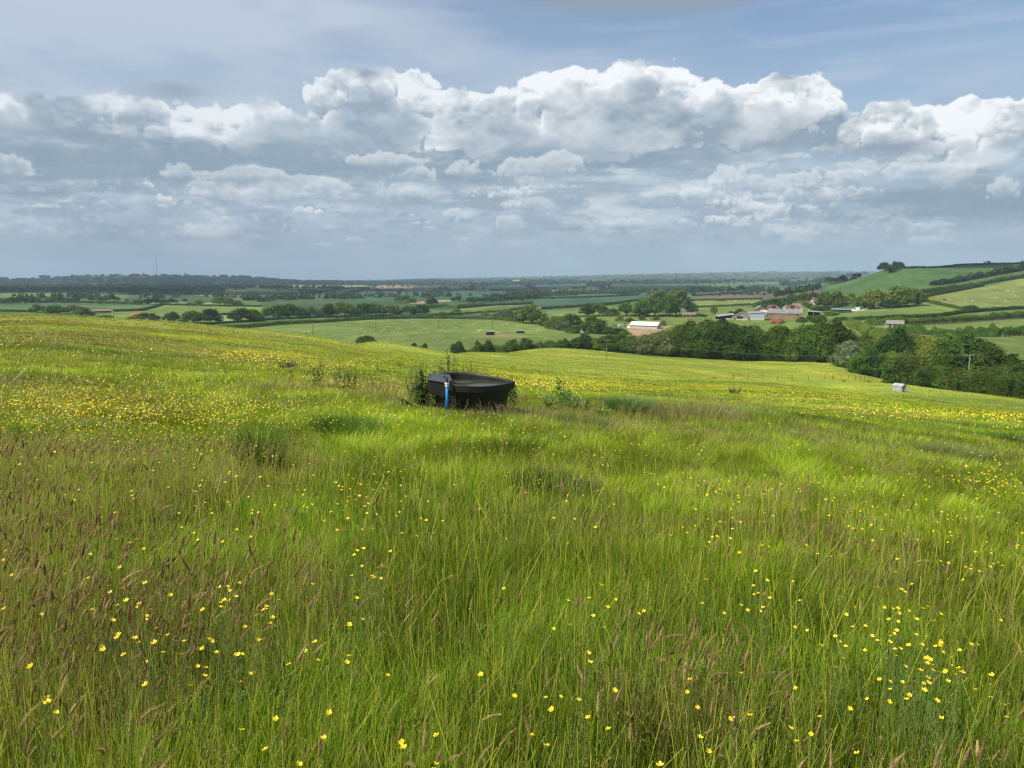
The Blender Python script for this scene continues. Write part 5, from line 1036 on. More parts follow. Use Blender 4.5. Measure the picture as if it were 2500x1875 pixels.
leafy('nettle_clump',at_r(1150,rT+1.5),.86,1.0,1300,.08,(.085,.12,.035),'thin weeds behind the middle of the trough rim','weeds',seed=4,stems=60,lw=.35)
leafy('dock_plant',at_r(1097,rT+1.35),1.35,.3,60,.12,(.09,.10,.04),'tall brown seeding dock spike rising behind the trough','dock plant',seed=5,stems=3,spike=3)
leafy('dock_plant',pl(1196,988),.46,.42,46,.24,DOCK,'dock plant with broad leaves in front of the trough','dock plant',seed=6,stems=6,lw=.34,upright=.8)
leafy('dock_plant',pl(1254,990),.50,.42,52,.26,DOCK,'dock plant with broad leaves at the pointed right end of the trough','dock plant',seed=7,stems=6,lw=.32,upright=.9)
leafy('dock_plant',pl(1480,1020),.42,.4,40,.24,DOCK,'lone dark dock plant right of the trough, nearer than the sedge mound','dock plant',seed=8,stems=5,lw=.32,upright=.9)
leafy('dock_plant',pl(1372,990),.66,.5,70,.24,(.18,.29,.06),'tallest pale dock plant of the patch between the trough and the sedge mound','dock plant',seed=9,stems=7,lw=.3,upright=.9)
leafy('dock_plant',pl(1345,998),.36,.5,50,.22,(.18,.29,.06),'low pale dock plant on the left of the patch beside the trough','dock plant',seed=10,stems=6,lw=.3,upright=.7)
leafy('dock_plant',pl(1398,994),.42,.45,50,.22,(.18,.29,.06),'pale dock plant on the right of the patch beside the trough','dock plant',seed=11,stems=6,lw=.3,upright=.7)
leafy('dock_plant',pl(1425,1000),.38,.3,30,.2,(.18,.29,.06),'small dock plant between the patch of docks and the sedge mound','dock plant',seed=12,stems=4,lw=.3,upright=.9)
for i,(x,y,hh,ww,lab) in enumerate([(775,945,.8,.35,'tall thistle, left one of the pair left of the trough'),(830,948,.7,.35,'tall thistle, middle one left of the trough'),(860,950,.85,.3,'tall thin thistle nearest the trough on its left'),(920,905,.5,.8,'low patch of thistles behind and left of the trough'),(975,895,.5,.8,'low patch of thistles in line above the left end of the trough')]):
    leafy('thistle',pl(x,y),hh,ww,90,.14,(.05,.10,.03),lab,'thistle',seed=20+i,stems=7,lw=.22,upright=.6)
for i,(x,y,hh,lab) in enumerate([(1745,925,.5,'small dark thistle on the slope, left of the pair below the meadow fence'),(1795,962,.8,'dark dock on the slope right of the pair below the meadow fence'),(2240,938,.9,'dark weed patch just right of the grey metal shelter'),(2060,932,.8,'dark thistle patch along the wire fence, left of the metal shelter'),(2120,933,.7,'thin thistle patch between the fence posts and the metal shelter'),(1500,855,.9,'dark thistle near the far hedge by the power pole'),(705,902,.45,'small dark weeds on the yellow slope left of the trough')]):
    leafy('thistle',pl(x,y),hh,1.6,160,.25,(.045,.085,.03),lab,'weeds',seed=40+i,stems=14,lw=.3,upright=.6)
def tuft(p,h,w,n,col,label,cat,seed,spread=.5,bw=.006,name='grass_tussock'):
    rs=np.random.default_rng(seed); a=rs.uniform(0,2*math.pi,n); q=rs.random(n)**.5*w*.5; x=np.cos(a)*q; y=np.sin(a)*q
    hh=h*rs.uniform(.55,1.1,n)*(1-.5*(q/(w*.5))**2*0.6); ln=hh*spread*(.2+q/(w*.5)); f=rs.uniform(0,3.14,n); V=[]
    for t in (0,.4,.75,1.):
        c=np.stack([x+np.cos(a)*ln*t**1.7+.06*hh*t,y+np.sin(a)*ln*t**1.7,hh*(t-.35*spread*t**2)-.02],1); ww=bw*(1-t**1.5)*.5+.0004; s=np.stack([np.cos(f)*ww,np.sin(f)*ww,0*f],1); V+=[c-s,c+s]
    V=np.stack(V,1).reshape(-1,3); b=np.arange(n)[:,None]*8; F=np.vstack([b+np.array(k) for k in ((0,1,3,2),(2,3,5,4),(4,5,7,6))]); c=np.array(col)*rs.uniform(.6,1.4,n)[:,None]
    z=ground(p[0]+x,p[1]+y)-p[2]; V[:,2]+=np.repeat(z,8)
    o=obj(name,mesh_of(name,V,F,GM,np.repeat(c,8,0)),None,p); tag(o,label,cat); return o
tuft(pl(1530,1004),.50,.80,2600,(.17,.26,.08),'grey green mound of sedge on the slope right of the trough','sedge mound',1,.75,.008,'sedge_mound')
tuft(pl(633,1152),.66,.40,950,(.085,.17,.02),'dark green upright rush tussock left of the trough','rush tussock',2,.34,.005)
tuft(pl(850,1062),.40,.9,1800,(.09,.19,.025),'dark lush grass tussock below and left of the trough','grass tussock',3,.5,.006)
tuft(pl(1420,1045),.36,1.0,1500,(.13,.22,.03),'green grass tussock in front of the lone dock plant','grass tussock',4,.5,.006)
tuft(pl(1820,1015),.26,2.0,1500,(.20,.30,.05),'wide blue green tussock on the slope right of the sedge mound','grass tussock',5,.6,.009)
tuft(pl(2490,1085),.38,1.0,900,(.10,.18,.03),'dark tussock at the right edge of the meadow','grass tussock',6,.6,.008)
tuft(pl(2320,1110),.3,1.1,1000,(.20,.25,.08),'pale grey green tussock on the right of the meadow','grass tussock',7,.6,.008)
tuft(pl(1350,1200),.3,.9,1500,(.04,.10,.02),'small dark hollow tuft in the middle of the meadow','grass tussock',8,.5,.006)
tuft(pl(1960,1560),.34,.30,700,(.045,.13,.02),'fresh green tuft on the right foreground slope','grass tussock',9,.4,.005)
tuft(pl(1330,1040),.42,2.6,900,(.30,.25,.13),'pale buff flowering grass patch in front of the docks','grass tussock',10,.5,.006)
tuft(pl(1700,1020),.5,2.0,800,(.30,.25,.13),'pale buff flowering grass patch right of the sedge mound','grass tussock',11,.5,.006)
print('plants',round(time.time()-T0,1))
# ------------------------------------------------------------------ poles, wires, mast
WOOD=plain('weathered_wood',(.20,.17,.13),.85,noise=.3,scale=6,stretch=(1,1,.1)); PALEW=plain('pale_rail_wood',(.30,.28,.23),.85,noise=.25,scale=6)
DARKW=plain('dark_wood',(.055,.048,.04),.85,scale=4); CER=plain('ceramic',(.45,.47,.48),.3,scale=9)
def pole(p,h,label,group,name='power_pole',bar=1.6,rz=0,rad=.14,mat=None):
    e=empty(name,p,rz); tag(e,label,'power pole',group)
    m=MB(); m.tube([(0,0,-.3),(0,0,h)],[rad,rad*.75],8); m.build('post',mat or WOOD,e)
    if bar:
        m=MB(); m.box((0,0,h-.25),(bar,.12,.14)); m.build('crossbar',mat or WOOD,e)
        for s in (-.46,0,.46):
            m=MB(); m.tube([(s*bar,0,h-.18),(s*bar,0,h+.12)],[.06,.04],6); m.build('insulator',CER,e)
    return e
GP='wooden power poles crossing the meadow'
line=[]
for (x,yt,r,lab) in [(746,811,330,'power pole standing lowest at the left end of the line, beyond the brow'),(953,826,310,'thin power pole between the brow and the lone bush'),(1152,821,285,'power pole rising behind the trough'),(1483,830,225,'power pole standing alone in the bright meadow right of the trough')]:
    p=at_r(x,r); h=px_el(x,yt)*r-p[2]; pole(p,h,lab,GP,bar=1.5,rz=.5,rad=.12); line.append((p,h))
p=at_r(2377,211); h=px_el(2377,866)*211-p[2]; e=pole(p,h,'pale power pole with a T crossbar poking above the bushes at the right',GP,bar=2.3,rz=.3,rad=.13,mat=PALEW); line.append((p,h))
def wire(a,b,sag,label,rad=.012):
    A=np.array(a);B=np.array(b); P=[tuple(A+(B-A)*t-np.array((0,0,4*sag*t*(1-t)))) for t in np.linspace(0,1,18)]
    m=MB(); m.tube(P,rad,4,False); o=m.build('power_wire',plain('wire',(.25,.26,.26),.5,metal=.6)); tag(o,label,'wire','wires strung between the poles'); return o
for (i,j,lab) in ((2,3,'wire between the two poles right of the trough'),(3,4,'long wire running to the T topped pole')):
    for s,w in ((-.69,'left strand'),(.69,'right strand')):
        a,h1=line[i]; b,h2=line[j]; wire((a[0]+s,a[1],a[2]+h1+.1),(b[0]+s,b[1],b[2]+h2+.1),2.2,lab.replace('power wire','wire')+', '+w)
for i,(x,yt,yb) in enumerate([(764,793.5,817.6),(918,786,809),(1070,780.5,802.5),(1202,781.5,802)]):
    p=loc(x,yb,430); h=px_el(x,yt)*rng_of(p)-p[2]; pole(p,h,f'{ORD[i]} dark pole from the left in the row across the sheep field','dark poles across the sheep field','field_pole',0,mat=DARKW,rad=.17)
for (x,yt,yb,lab) in ((1484,781,794,'small pole between the trees above the white barn'),(2402,636,643,'tiny pole beside the two trees on the hill skyline'),(2338,640,647,'tiny lone pole on the hill skyline')):
    p=loc(x,yb,480); h=px_el(x,yt)*rng_of(p)-p[2]; pole(p,max(h,4),lab,None,'field_pole',0 if x<2000 else 1.4,mat=DARKW,rad=.14)
def mast(x,r,ytop,label,rad):
    p=at_r(x,r); h=px_el(x,ytop)*r-p[2]; e=empty('radio_mast',p); tag(e,label,'mast')
    STL=plain('mast_steel',(.28,.28,.28),.6,scale=.5); m=MB()
    for k in range(3):
        a=k*2.094; m.tube([(math.cos(a)*rad,math.sin(a)*rad,0),(math.cos(a)*rad*.7,math.sin(a)*rad*.7,h)],rad*.33,5)
    for z in np.arange(0,h,rad*4):
        for k in range(3): a=k*2.094; b=a+2.094; m.tube([(math.cos(a)*rad,math.sin(a)*rad,z),(math.cos(b)*rad*.9,math.sin(b)*rad*.9,z+rad*3)],rad*.16,4,False)
    m.build('lattice',STL,e); m=MB(); m.tube([(0,0,h*.985),(0,0,h*1.05)],rad*.5,6); m.build('aerial',STL,e)
mast(388,6150,633,'tall thin lattice radio mast on the left ridge',1.4)
mast(684,6400,669,'short radio mast on the skyline right of the tall one',1.6)
mast(927,9000,678,'tiny mast on the far skyline left of the wooded rise',2.0)
# ------------------------------------------------------------------ fences
def fence(pts,sp,ph,label,mat,rails=2,rmin=0,cat='fence',name='rail_fence',pw=.12,group=None,rw=.035):
    W=[loc(x,y,rmin) for x,y in pts]; C=polyline(W,.5); d=np.concatenate([[0],np.cumsum(np.linalg.norm(np.diff(C,axis=0),axis=1))]); n=max(2,int(d[-1]/sp)+1); n=min(n,96)
    ts=np.linspace(0,d[-1],n); X=np.interp(ts,d,C[:,0]); Y=np.interp(ts,d,C[:,1]); Z=ground(X,Y); o0=np.array((X[0],Y[0],Z[0])); e=empty(name,o0); tag(e,label,cat,group)
    pm=MB(); pm.box((0,0,ph/2-.1),(pw,pw,ph+.2)); V=np.vstack(pm.v); me=mesh_of('post',V,[np.array(f) for f in pm.f.values()],mat)
    for i in range(n): q=obj('post',me,e,(X[i]-o0[0],Y[i]-o0[1],Z[i]-o0[2]))
    for k in range(rails):
        m=MB(); m.tube([(X[i]-o0[0],Y[i]-o0[1]-pw*.6,Z[i]-o0[2]+ph*(.92-k*.38)) for i in range(n)],rw,4); m.build('rail' if rw>.02 else 'wire',mat,e)
    return e
fence([(2150,801),(2222,797),(2338,790.5),(2420,786),(2500,780.5),(2600,775)],2.6,1.35,'long wooden post and rail fence in front of the bushy hedge behind the stable',PALEW,2,420,pw=.17,rw=.06)
fence([(2446,828),(2475,827),(2500,826),(2600,822)],2.5,1.6,'pale post fence below the lower hedge at the right edge',PALEW,1,320,pw=.2,rw=.05)
fence([(2115,801),(2160,802)],2.4,1.2,'short rail fence left of the stable',PALEW,2,420,pw=.14,rw=.06)
fence([(1790,925),(1862,928),(1937,929),(2011,928.5),(2085,927.5),(2160,926.5)],5.2,1.25,'wire fence with thin posts across the lower meadow',DARKW,2,120,name='wire_fence',pw=.08,rw=.012)
def gate(p,w,h,label,rz,mat):
    e=empty('field_gate',p,rz); tag(e,label,'gate')
    for s in (0,1): m=MB(); m.box((s*w,0,h*.55),(.18,.18,h*1.15)); m.build('post',mat,e)
    m=MB()
    for k in range(4): m.box((w/2,0,.25+k*(h-.3)/3),(w-.2,.05,.09))
    m.box((w/2,.03,h*.5),(w*1.0,.04,.08),0,(0,-math.atan2(h*.7,w),0)); m.build('bars',mat,e)
gate(loc(2236,933),4.2,1.25,'weathered wooden gate at the corner of the meadow under the bushes',.1,WOOD)
fence([(2262,929),(2300,931)],2.2,1.2,'short wooden rail fence beside the meadow gate',WOOD,2,120,pw=.13,rw=.05)
# ------------------------------------------------------------------ buildings
def bld(x,y,rmin,rz,name,label,cat='building',group=None,dy=0):
    p=loc(x,y,rmin); e=empty(name,(p[0],p[1],p[2]-.1),-math.atan2(p[0],p[1])+rz); tag(e,label,cat,group); return e,rng_of(p)*math.cos(math.atan2(p[0],p[1]))/F_PX
def gable(e,w,d,h,rise,wall,roof,over=.4,axis='x',wname='wall',rname='roof',x0=0,y0=0,z0=0,th=.18):
    """w across the view, d deep; ridge along axis"""
    m=MB(); hw,hd=w/2,d/2
    if axis=='x': m.poly([(x0-hw,y0-hd,z0),(x0-hw,y0+hd,z0),(x0-hw,y0+hd,z0+h),(x0-hw,y0,z0+h+rise),(x0-hw,y0-hd,z0+h)],(w,0,0))
    else: m.poly([(x0-hw,y0-hd,z0),(x0+hw,y0-hd,z0),(x0+hw,y0-hd,z0+h),(x0,y0-hd,z0+h+rise),(x0-hw,y0-hd,z0+h)],(0,d,0))
    m.build(wname,wall,e); m=MB()
    L_=hd if axis=='x' else hw; k=rise/L_; o=over
    for s in (-1,1):
        a=(L_+o)*s; zz=h-k*o
        if axis=='x': m.poly([(x0-hw-o,y0,z0+h+rise+.03),(x0-hw-o,y0+a,z0+zz+.03),(x0-hw-o,y0+a,z0+zz+.03+th),(x0-hw-o,y0,z0+h+rise+.03+th)],(w+2*o,0,0))
        else: m.poly([(x0,y0-hd-o,z0+h+rise+.03),(x0+a,y0-hd-o,z0+zz+.03),(x0+a,y0-hd-o,z0+zz+.03+th),(x0,y0-hd-o,z0+h+rise+.03+th)],(0,d+2*o,0))
    m.build(rname,roof,e)
def face(e,name,c,d,mat): m=MB(); m.box(c,d); return m.build(name,mat,e)
WHT=plain('white_sheet_roof',(.62,.61,.56),.6,noise=.08,scale=2,stretch=(8,.3,1)); PINKW=plain('pinkish_block_wall',(.47,.41,.36),.85,scale=1.5,noise=.12); GREYR=plain('grey_sheet_roof',(.27,.27,.26),.8,scale=1,noise=.3); SLATE=plain('patchy_slate_roof',(.12,.12,.125),.8,scale=.7,noise=.5,col2=(.26,.25,.24)); BRICK=plain('orange_brick',(.20,.125,.07),.9,scale=.5,col2=(.32,.20,.12)); REDB=plain('red_brick',(.20,.13,.10),.9,scale=.8,col2=(.31,.21,.17)); DKO=plain('dark_opening',(.012,.012,.014),.9); GLS=plain('window_glass',(.05,.06,.07),.12,scale=2); WPN=plain('white_paint',(.72,.71,.68),.6,noise=.06); BLUESH=plain('blue_grey_sheeting',(.33,.40,.46),.6,scale=2,noise=.15,stretch=(6,6,.2)); DGRN=plain('dark_green_sheeting',(.035,.075,.055),.6,scale=3); YARD=plain('yard_render',(.50,.45,.37),.9,scale=1.5); REDR=plain('rusty_red_roof',(.27,.13,.09),.8,scale=1,noise=.3); TIMB=plain('brown_timber',(.21,.10,.06),.8,scale=2,noise=.25); BRNR=plain('brown_tile_roof',(.20,.13,.11),.85,scale=1.2,noise=.25)
# white barn
e,k=bld(1576,801,480,-.30,'white_barn','long low barn with a cream white sheet roof and pale block walls')
w=68*k;gable(e,w,11,2.4,2.3,PINKW,WHT,.5,'x'); face(e,'side_wall_strip',(0,-5.53,2.1),(w*.97,.05,.5),DKO); face(e,'gable_opening',(-w/2-.03,.6,2.3),(.05,7,2.0),DKO)
for s in (-.28,0,.28): m=MB(); m.box((s*w,-1.6,4.35),(.7,1.3,.06),0,(math.atan2(2.3,5.5),0,0)); m.build('roof_light',GREYR,e)
face(e,'muck_wall',(-w/2-1.6,-3.2,.9),(2.6,.25,1.8),WPN)
# tractor-like digger, tank and trailer left of it
def wheels(e,spots,mat=None):
    for (x,y,z,rr,ww) in spots:
        m=MB(); m.tube([(x-ww/2,y,z),(x+ww/2,y,z)],rr,14); t=m.build('wheel',plain('tyre',(.02,.02,.02),.8),e); m=MB(); m.tube([(x-ww/2-.02,y,z),(x+ww/2+.02,y,z)],rr*.5,10); m.build('rim',mat or GREYR,t)
def wheels_y(e,spots,mat=None):
    for (x,y,z,rr,ww) in spots:
        m=MB(); m.tube([(x,y-ww/2,z),(x,y+ww/2,z)],rr,14); t=m.build('wheel',plain('tyre',(.02,.02,.02),.8),e); m=MB(); m.tube([(x,y-ww/2-.02,z),(x,y+ww/2+.02,z)],rr*.5,10); m.build('rim',mat or GREYR,t)
ORG=plain('orange_paint',(.55,.22,.04),.5); e,k=bld(1527,797,480,.1,'digger','orange digger parked beside the gable of the white barn','digger')
m=MB(); m.box((0,0,1.3),(2.6,1.6,1.0)); m.build('body',ORG,e); m=MB(); m.box((-.4,0,2.3),(1.2,1.4,1.1)); m.build('cab',GLS,e); m=MB(); m.tube([(1,0,1.6),(2.2,0,3.2),(3.2,0,1.4)],.16,6); m.box((3.3,0,1.1),(.7,.9,.6)); m.build('arm',ORG,e); m=MB(); m.box((0,-.7,.4),(2.8,.5,.8)); m.box((0,.7,.4),(2.8,.5,.8)); m.build('tracks',DKO,e)
e,k=bld(1512,800,480,.1,'water_tank','grey metal tank standing left of the orange digger','tank'); m=MB(); m.tube([(0,0,0),(0,0,2.0)],1.3,16); m.build('drum',GREYR,e); m=MB(); m.tube([(0,0,2.0),(0,0,2.4)],[1.35,.3],16); m.build('lid',WHT,e)
e,k=bld(1501,797,480,.1,'farm_trailer','low rusty brown farm trailer left of the grey tank','trailer'); m=MB(); m.box((0,0,1.1),(3.4,1.8,.8)); m.build('bed',BRNR,e); wheels_y(e,[(-.8,-.95,.45,.45,.3),(.8,-.95,.45,.45,.3),(-.8,.95,.45,.45,.3),(.8,.95,.45,.45,.3)])
# caravan
e,k=bld(1425.5,813.5,430,.15,'caravan','white caravan beside the hedge at the end of the sheep field','caravan')
w=16.5*k; m=MB(); m.poly([(-w/2,-1.05,.5),(w/2,-1.05,.5),(w/2,-1.05,2.0),(w/2-.5,-1.05,2.5),(-w/2+.4,-1.05,2.5),(-w/2,-1.05,1.6)],(0,2.1,0)); m.build('body',WPN,e)
for s in (-.28,.05,.32): face(e,'window',(s*w,-1.07,1.75),(.75,.03,.5),GLS)
wheels_y(e,[(0,-.95,.35,.35,.2),(0,.95,.35,.35,.2)])
# field shelters
def shelter(x,y,wpx,hpx,label,rz,rmin=430,roof=GREYR,wall=DARKW,grp='dark field shelters in the sheep field'):
    e,k=bld(x,y,rmin,rz,'field_shelter',label,'shelter',grp); w=wpx*k; h=hpx*k; d=2.6
    m=MB(); m.box((0,d/2,h*.45),(w,.12,h*.9)); m.box((-w/2+.06,0,h*.45),(.12,d,h*.9)); m.box((w/2-.06,0,h*.45),(.12,d,h*.9)); m.box((0,-d/2,h*.62),(w*.98,.1,h*.55)); m.build('walls',wall,e)
    m=MB(); m.box((0,-.1,h*.96),(w+.5,d+.6,.12),0,(.10,0,0)); m.build('roof',roof,e)
shelter(1197,817.5,20,9.5,'dark wooden field shelter on the bare patch of the sheep field',.12)
shelter(1270.5,813.5,18,8,'brownish field shelter further right in the sheep field',-.15,wall=plain('brown_boards',(.10,.075,.05),.85))
shelter(2260,827,20,8,'dark shed with a brown roof half hidden behind the dark round tree',.1,300,BRNR,DARKW,None)
# grey metal calf shelter in the meadow
e,k=bld(2195,955,100,-.35,'metal_shelter','pale grey metal animal shelter with a low pitched roof in the lower meadow','shelter')
w=23*k; GAL=plain('galvanised',(.42,.44,.44),.5,metal=.4,scale=3); m=MB(); m.box((-w*.0,0,.62),(w*.80,1.8,1.1)); m.build('body',GAL,e); gable(e,w*.95,2.1,1.12,.3,GAL,plain('pale_roof',(.36,.38,.38),.5,scale=2),.1,'x','gable_wall'); face(e,'open_end',(w*.48,-.2,.55),(.05,1.5,1.0),DKO)
m=MB()
for t in range(5): m.box((w*.55+.35*t,-.9,.5),(.05,.05,1.0))
m.box((w*.55+.7,-.9,.9),(1.6,.04,.05)); m.box((w*.55+.7,-.9,.5),(1.6,.04,.05)); m.build('hurdle',GREYR,e)
# brick cabin
e,k=bld(1681,774,500,.12,'brick_bungalow','low red brown bungalow with a shallow tiled roof right of the giant trees','house'); w=30*k
gable(e,w,8,2.3,1.6,TIMB,BRNR,.6,'x'); 
for s in (-.30,-.02,.1,.36): face(e,'window',(s*w,-4.03,1.4),(1.0,.05,1.0),WPN if s==.1 else GLS)
face(e,'chimney',(w*.1,0,4.1),(.6,.6,1.2),REDB)
# hay heap
def heap(x,y,w,h,label,col,rmin=480):
    p=loc(x,y,rmin); rs=np.random.default_rng(int(x)); k=rng_of(p)*math.cos(math.atan2(p[0],p[1]))/F_PX; n=26; a,b=np.meshgrid(np.linspace(-1,1,n),np.linspace(-1,1,n//2)); rr=np.hypot(a,b); z=np.clip(1-rr,0,1)**.7*(.65+.7*vn(a*3,b*3,.5,3)); V=np.stack([a*w*k/2,b*w*k/3.2,z*h*k-.1],-1).reshape(-1,3); m=n//2
    F=[(j*n+i,j*n+i+1,(j+1)*n+i+1,(j+1)*n+i) for j in range(m-1) for i in range(n-1)]; o=obj('spoil_heap',mesh_of('spoil_heap',V,np.array(F),plain('heap'+str(int(x)),col,.95,scale=1.2,noise=.35)),None,p); tag(o,label,'heap')
heap(1694,793,30,12,'sandy yellow heap of straw and soil beside the oak belt',(.38,.29,.13)); heap(1722,789,36,8,'darker weedy soil heap behind the sandy heap',(.12,.11,.06))
# farmyard, left to right
e,k=bld(1770,779,520,.25,'grey_lean_to','long grey lean-to roof at the left end of the farmyard'); w=42*k; m=MB(); m.poly([(-w/2,-4,2.2),(w/2,-4,3.9),(w/2,4,4.6),(-w/2,4,3.0)],(0,0,.18)); m.build('roof',GREYR,e); m=MB(); [m.box((-w/2+1+i*(w-2)/5,-3.8,1.2+.28*i),(.2,.2,2.6+.55*i)) for i in range(6)]; m.build('posts',DARKW,e); face(e,'back_wall',(0,3.5,1.4),(w*.96,.2,2.8),DKO); face(e,'low_wall',(w*.2,-3.9,.5),(w*.5,.2,1.0),YARD)
e,k=bld(1812,781,520,.0,'open_barn','grey gabled barn with an open dark front'); w=28*k; gable(e,w,10,4.0,2.3,plain('grey_boards',(.27,.25,.22),.9,scale=2,stretch=(6,6,.3)),GREYR,.5,'y'); face(e,'opening',(-w*.2,-5.03,2.2),(w*.5,.05,2.0),DKO); face(e,'front_wall',(0,-5.05,.6),(w*.95,.1,1.2),YARD)
e,k=bld(1846,781,520,.1,'sheeted_barn','barn clad in pale blue grey sheeting'); w=36*k; m=MB(); m.box((0,0,2.9),(w,9,5.2)); m.build('wall',BLUESH,e); m=MB(); m.poly([(-w/2-.4,-4.9,5.3),(w/2+.4,-4.9,6.0),(w/2+.2,4.9,6.4),(-w/2-.4,4.9,6.1)],(0,0,.2)); m.build('roof',GREYR,e); face(e,'yard_wall',(0,-4.6,.9),(w*.98,.2,1.8),YARD); face(e,'doorway',(-w*.46,-4.72,1.2),(w*.08,.06,2.2),TIMB)
e,k=bld(1855,764,560,.3,'brick_granary','red brick building with a steep hipped grey roof behind the sheeted barn'); w=24*k; m=MB(); m.box((0,0,1.8),(w,7,3.6)); m.build('wall',REDB,e); gable(e,w,7.2,3.6,2.6,REDB,SLATE,.3,'y','gable_wall')
e,k=bld(1864,772,560,.1,'small_outbuilding','small outbuilding with a pale pinkish roof between the sheeted barn and the brick barn'); w=14*k; gable(e,w,6,3.4,1.6,YARD,plain('pale_pink_roof',(.48,.38,.33),.7),.3,'x'); face(e,'doorway',(0,-3.03,1.2),(w*.3,.05,2.2),DKO)
for x,lab in ((1888,'left rusty red arched barn roof behind the brick barn'),(1933,'right rusty red arched barn roof behind the brick barn')):
    e,k=bld(x,762,580,.05,'arched_barn',lab,'building','red arched barns behind the brick barn'); w=28*k; a=np.linspace(0,math.pi,13); P=[(math.cos(t)*w/2,-5,3.4+math.sin(t)*w*.26) for t in a]; m=MB(); m.poly([(w/2,-5,0)]+P+[(-w/2,-5,0)],(0,10,0)); m.build('wall',REDB,e)
    m=MB(); 
    for i in range(12): a0,a1=a[i],a[i+1]; m.poly([(math.cos(a0)*w*.51,-5.3,3.42+math.sin(a0)*w*.27),(math.cos(a1)*w*.51,-5.3,3.42+math.sin(a1)*w*.27),(math.cos(a1)*w*.525,-5.3,3.5+math.sin(a1)*w*.28),(math.cos(a0)*w*.525,-5.3,3.5+math.sin(a0)*w*.28)],(0,10.6,0))
    m.build('roof',REDR,e); face(e,'opening',(0,-5.04,4.6),(w*.3,.05,1.6),DKO)
e,k=bld(1916,778.5,540,-.04,'brick_barn','long orange brick barn with a patchy slate roof, behind the red combine'); w=78*k; gable(e,w,9,4.6,3.0,BRICK,SLATE,.4,'x'); face(e,'door',(-w*.02,-4.54,1.9),(2.6,.06,3.8),WOOD); face(e,'window',(w*.37,-4.54,3.0),(1.2,.06,.9),DKO); face(e,'window',(-w*.36,-4.54,3.0),(.7,.06,.7),DKO)
e,k=bld(1988,774,540,-.05,'open_cattle_shed','dark open fronted shed at the right end of the brick barn'); w=28*k; m=MB(); m.box((0,3.5,2.0),(w,.2,4)); m.box((-w/2,0,2.0),(.2,7,4)); m.box((w/2,0,2.0),(.2,7,4)); m.build('walls',DKO,e); m=MB(); m.poly([(-w/2-.4,-4,4.6),(w/2+.6,-4,3.9),(w/2+.6,4,4.1),(-w/2-.4,4,5.0)],(0,0,.15)); m.build('roof',GREYR,e); m=MB(); m.box((-w*.05,-3.6,2.1),(.3,.3,4.2)); m.box((w*.49,-3.6,1.9),(.3,.3,3.8)); m.build('posts',PALEW,e)
e,k=bld(1945,760,620,.0,'pale_cottage','pale rendered cottage with grey roofs behind the arched barns','house'); w=20*k; gable(e,w,7,4.2,2.6,plain('cream_render',(.55,.50,.42),.8),BRNR,.3,'x'); [face(e,'window',(s*w,-3.53,3.0),(1.,.05,1.1),GLS) for s in (-.25,.25)]; face(e,'chimney',(w*.44,0,6.6),(.8,.8,1.8),REDB)
e,k=bld(1918,758,630,.0,'pale_greenhouse','small pale gabled building left of the pale cottage','building'); w=14*k; gable(e,w,6,2.8,1.8,plain('pale_render',(.52,.52,.42),.8),plain('pale_green_roof',(.42,.45,.36),.7),.3,'y'); face(e,'window',(0,-3.03,1.8),(1,.05,1),GLS)
e,k=bld(1988,745,640,-.45,'farmhouse','brick farmhouse with a steep gable and chimneys among the trees','house'); w=19*k; gable(e,w,9,3.6,3.2,REDB,BRNR,.3,'y'); [face(e,'window',(s*w,-4.53,z),(1.1,.06,1.3),WPN) for s,z in ((-.22,1.6),(.22,1.6),(0,4.2))]
for s in (-.8,.8): face(e,'chimney',(s,-3.4+abs(s),7.3),(.8,.8,1.5),REDB)
# combine
RED=plain('red_paint',(.48,.09,.07),.45,noise=.1); e,k=bld(1895,790,470,.15,'combine_harvester','faded red combine harvester parked in front of the brick barn','harvester')
s_=26*k/7.2; m=MB(); m.poly([(-1.9*s_,-1.2,1.1),(3.3*s_,-1.2,1.4),(3.5*s_,-1.2,2.6),(2.6*s_,-1.2,3.2),(-1.4*s_,-1.2,3.2),(-2.0*s_,-1.2,2.4)],(0,2.4,0)); m.build('body',RED,e)
m=MB(); m.box((-2.0*s_,0,2.9),(1.3,1.9,1.5)); m.build('cab',plain('cab_glass',(.30,.14,.13),.3),e); m=MB(); m.box((-3.3*s_,0,.7),(1.2,3.8,.9)); m.tube([(-3.7*s_,-1.8,1.1),(-3.7*s_,1.8,1.1)],.5,8); m.build('header',RED,e); m=MB(); m.tube([(.2,-1.3,3.3),(3.2*s_,-1.4,3.5)],.18,8); m.build('unloading_spout',RED,e); face(e,'grain_tank',(.8,0,3.4),(2.2,2.0,.4),plain('faded_pink',(.62,.32,.25),.6))
wheels_y(e,[(-1.6*s_,-1.4,.85,.85,.5),(-1.6*s_,1.4,.85,.85,.5),(2.4*s_,-1.2,.5,.5,.35),(2.4*s_,1.2,.5,.5,.35)],RED)
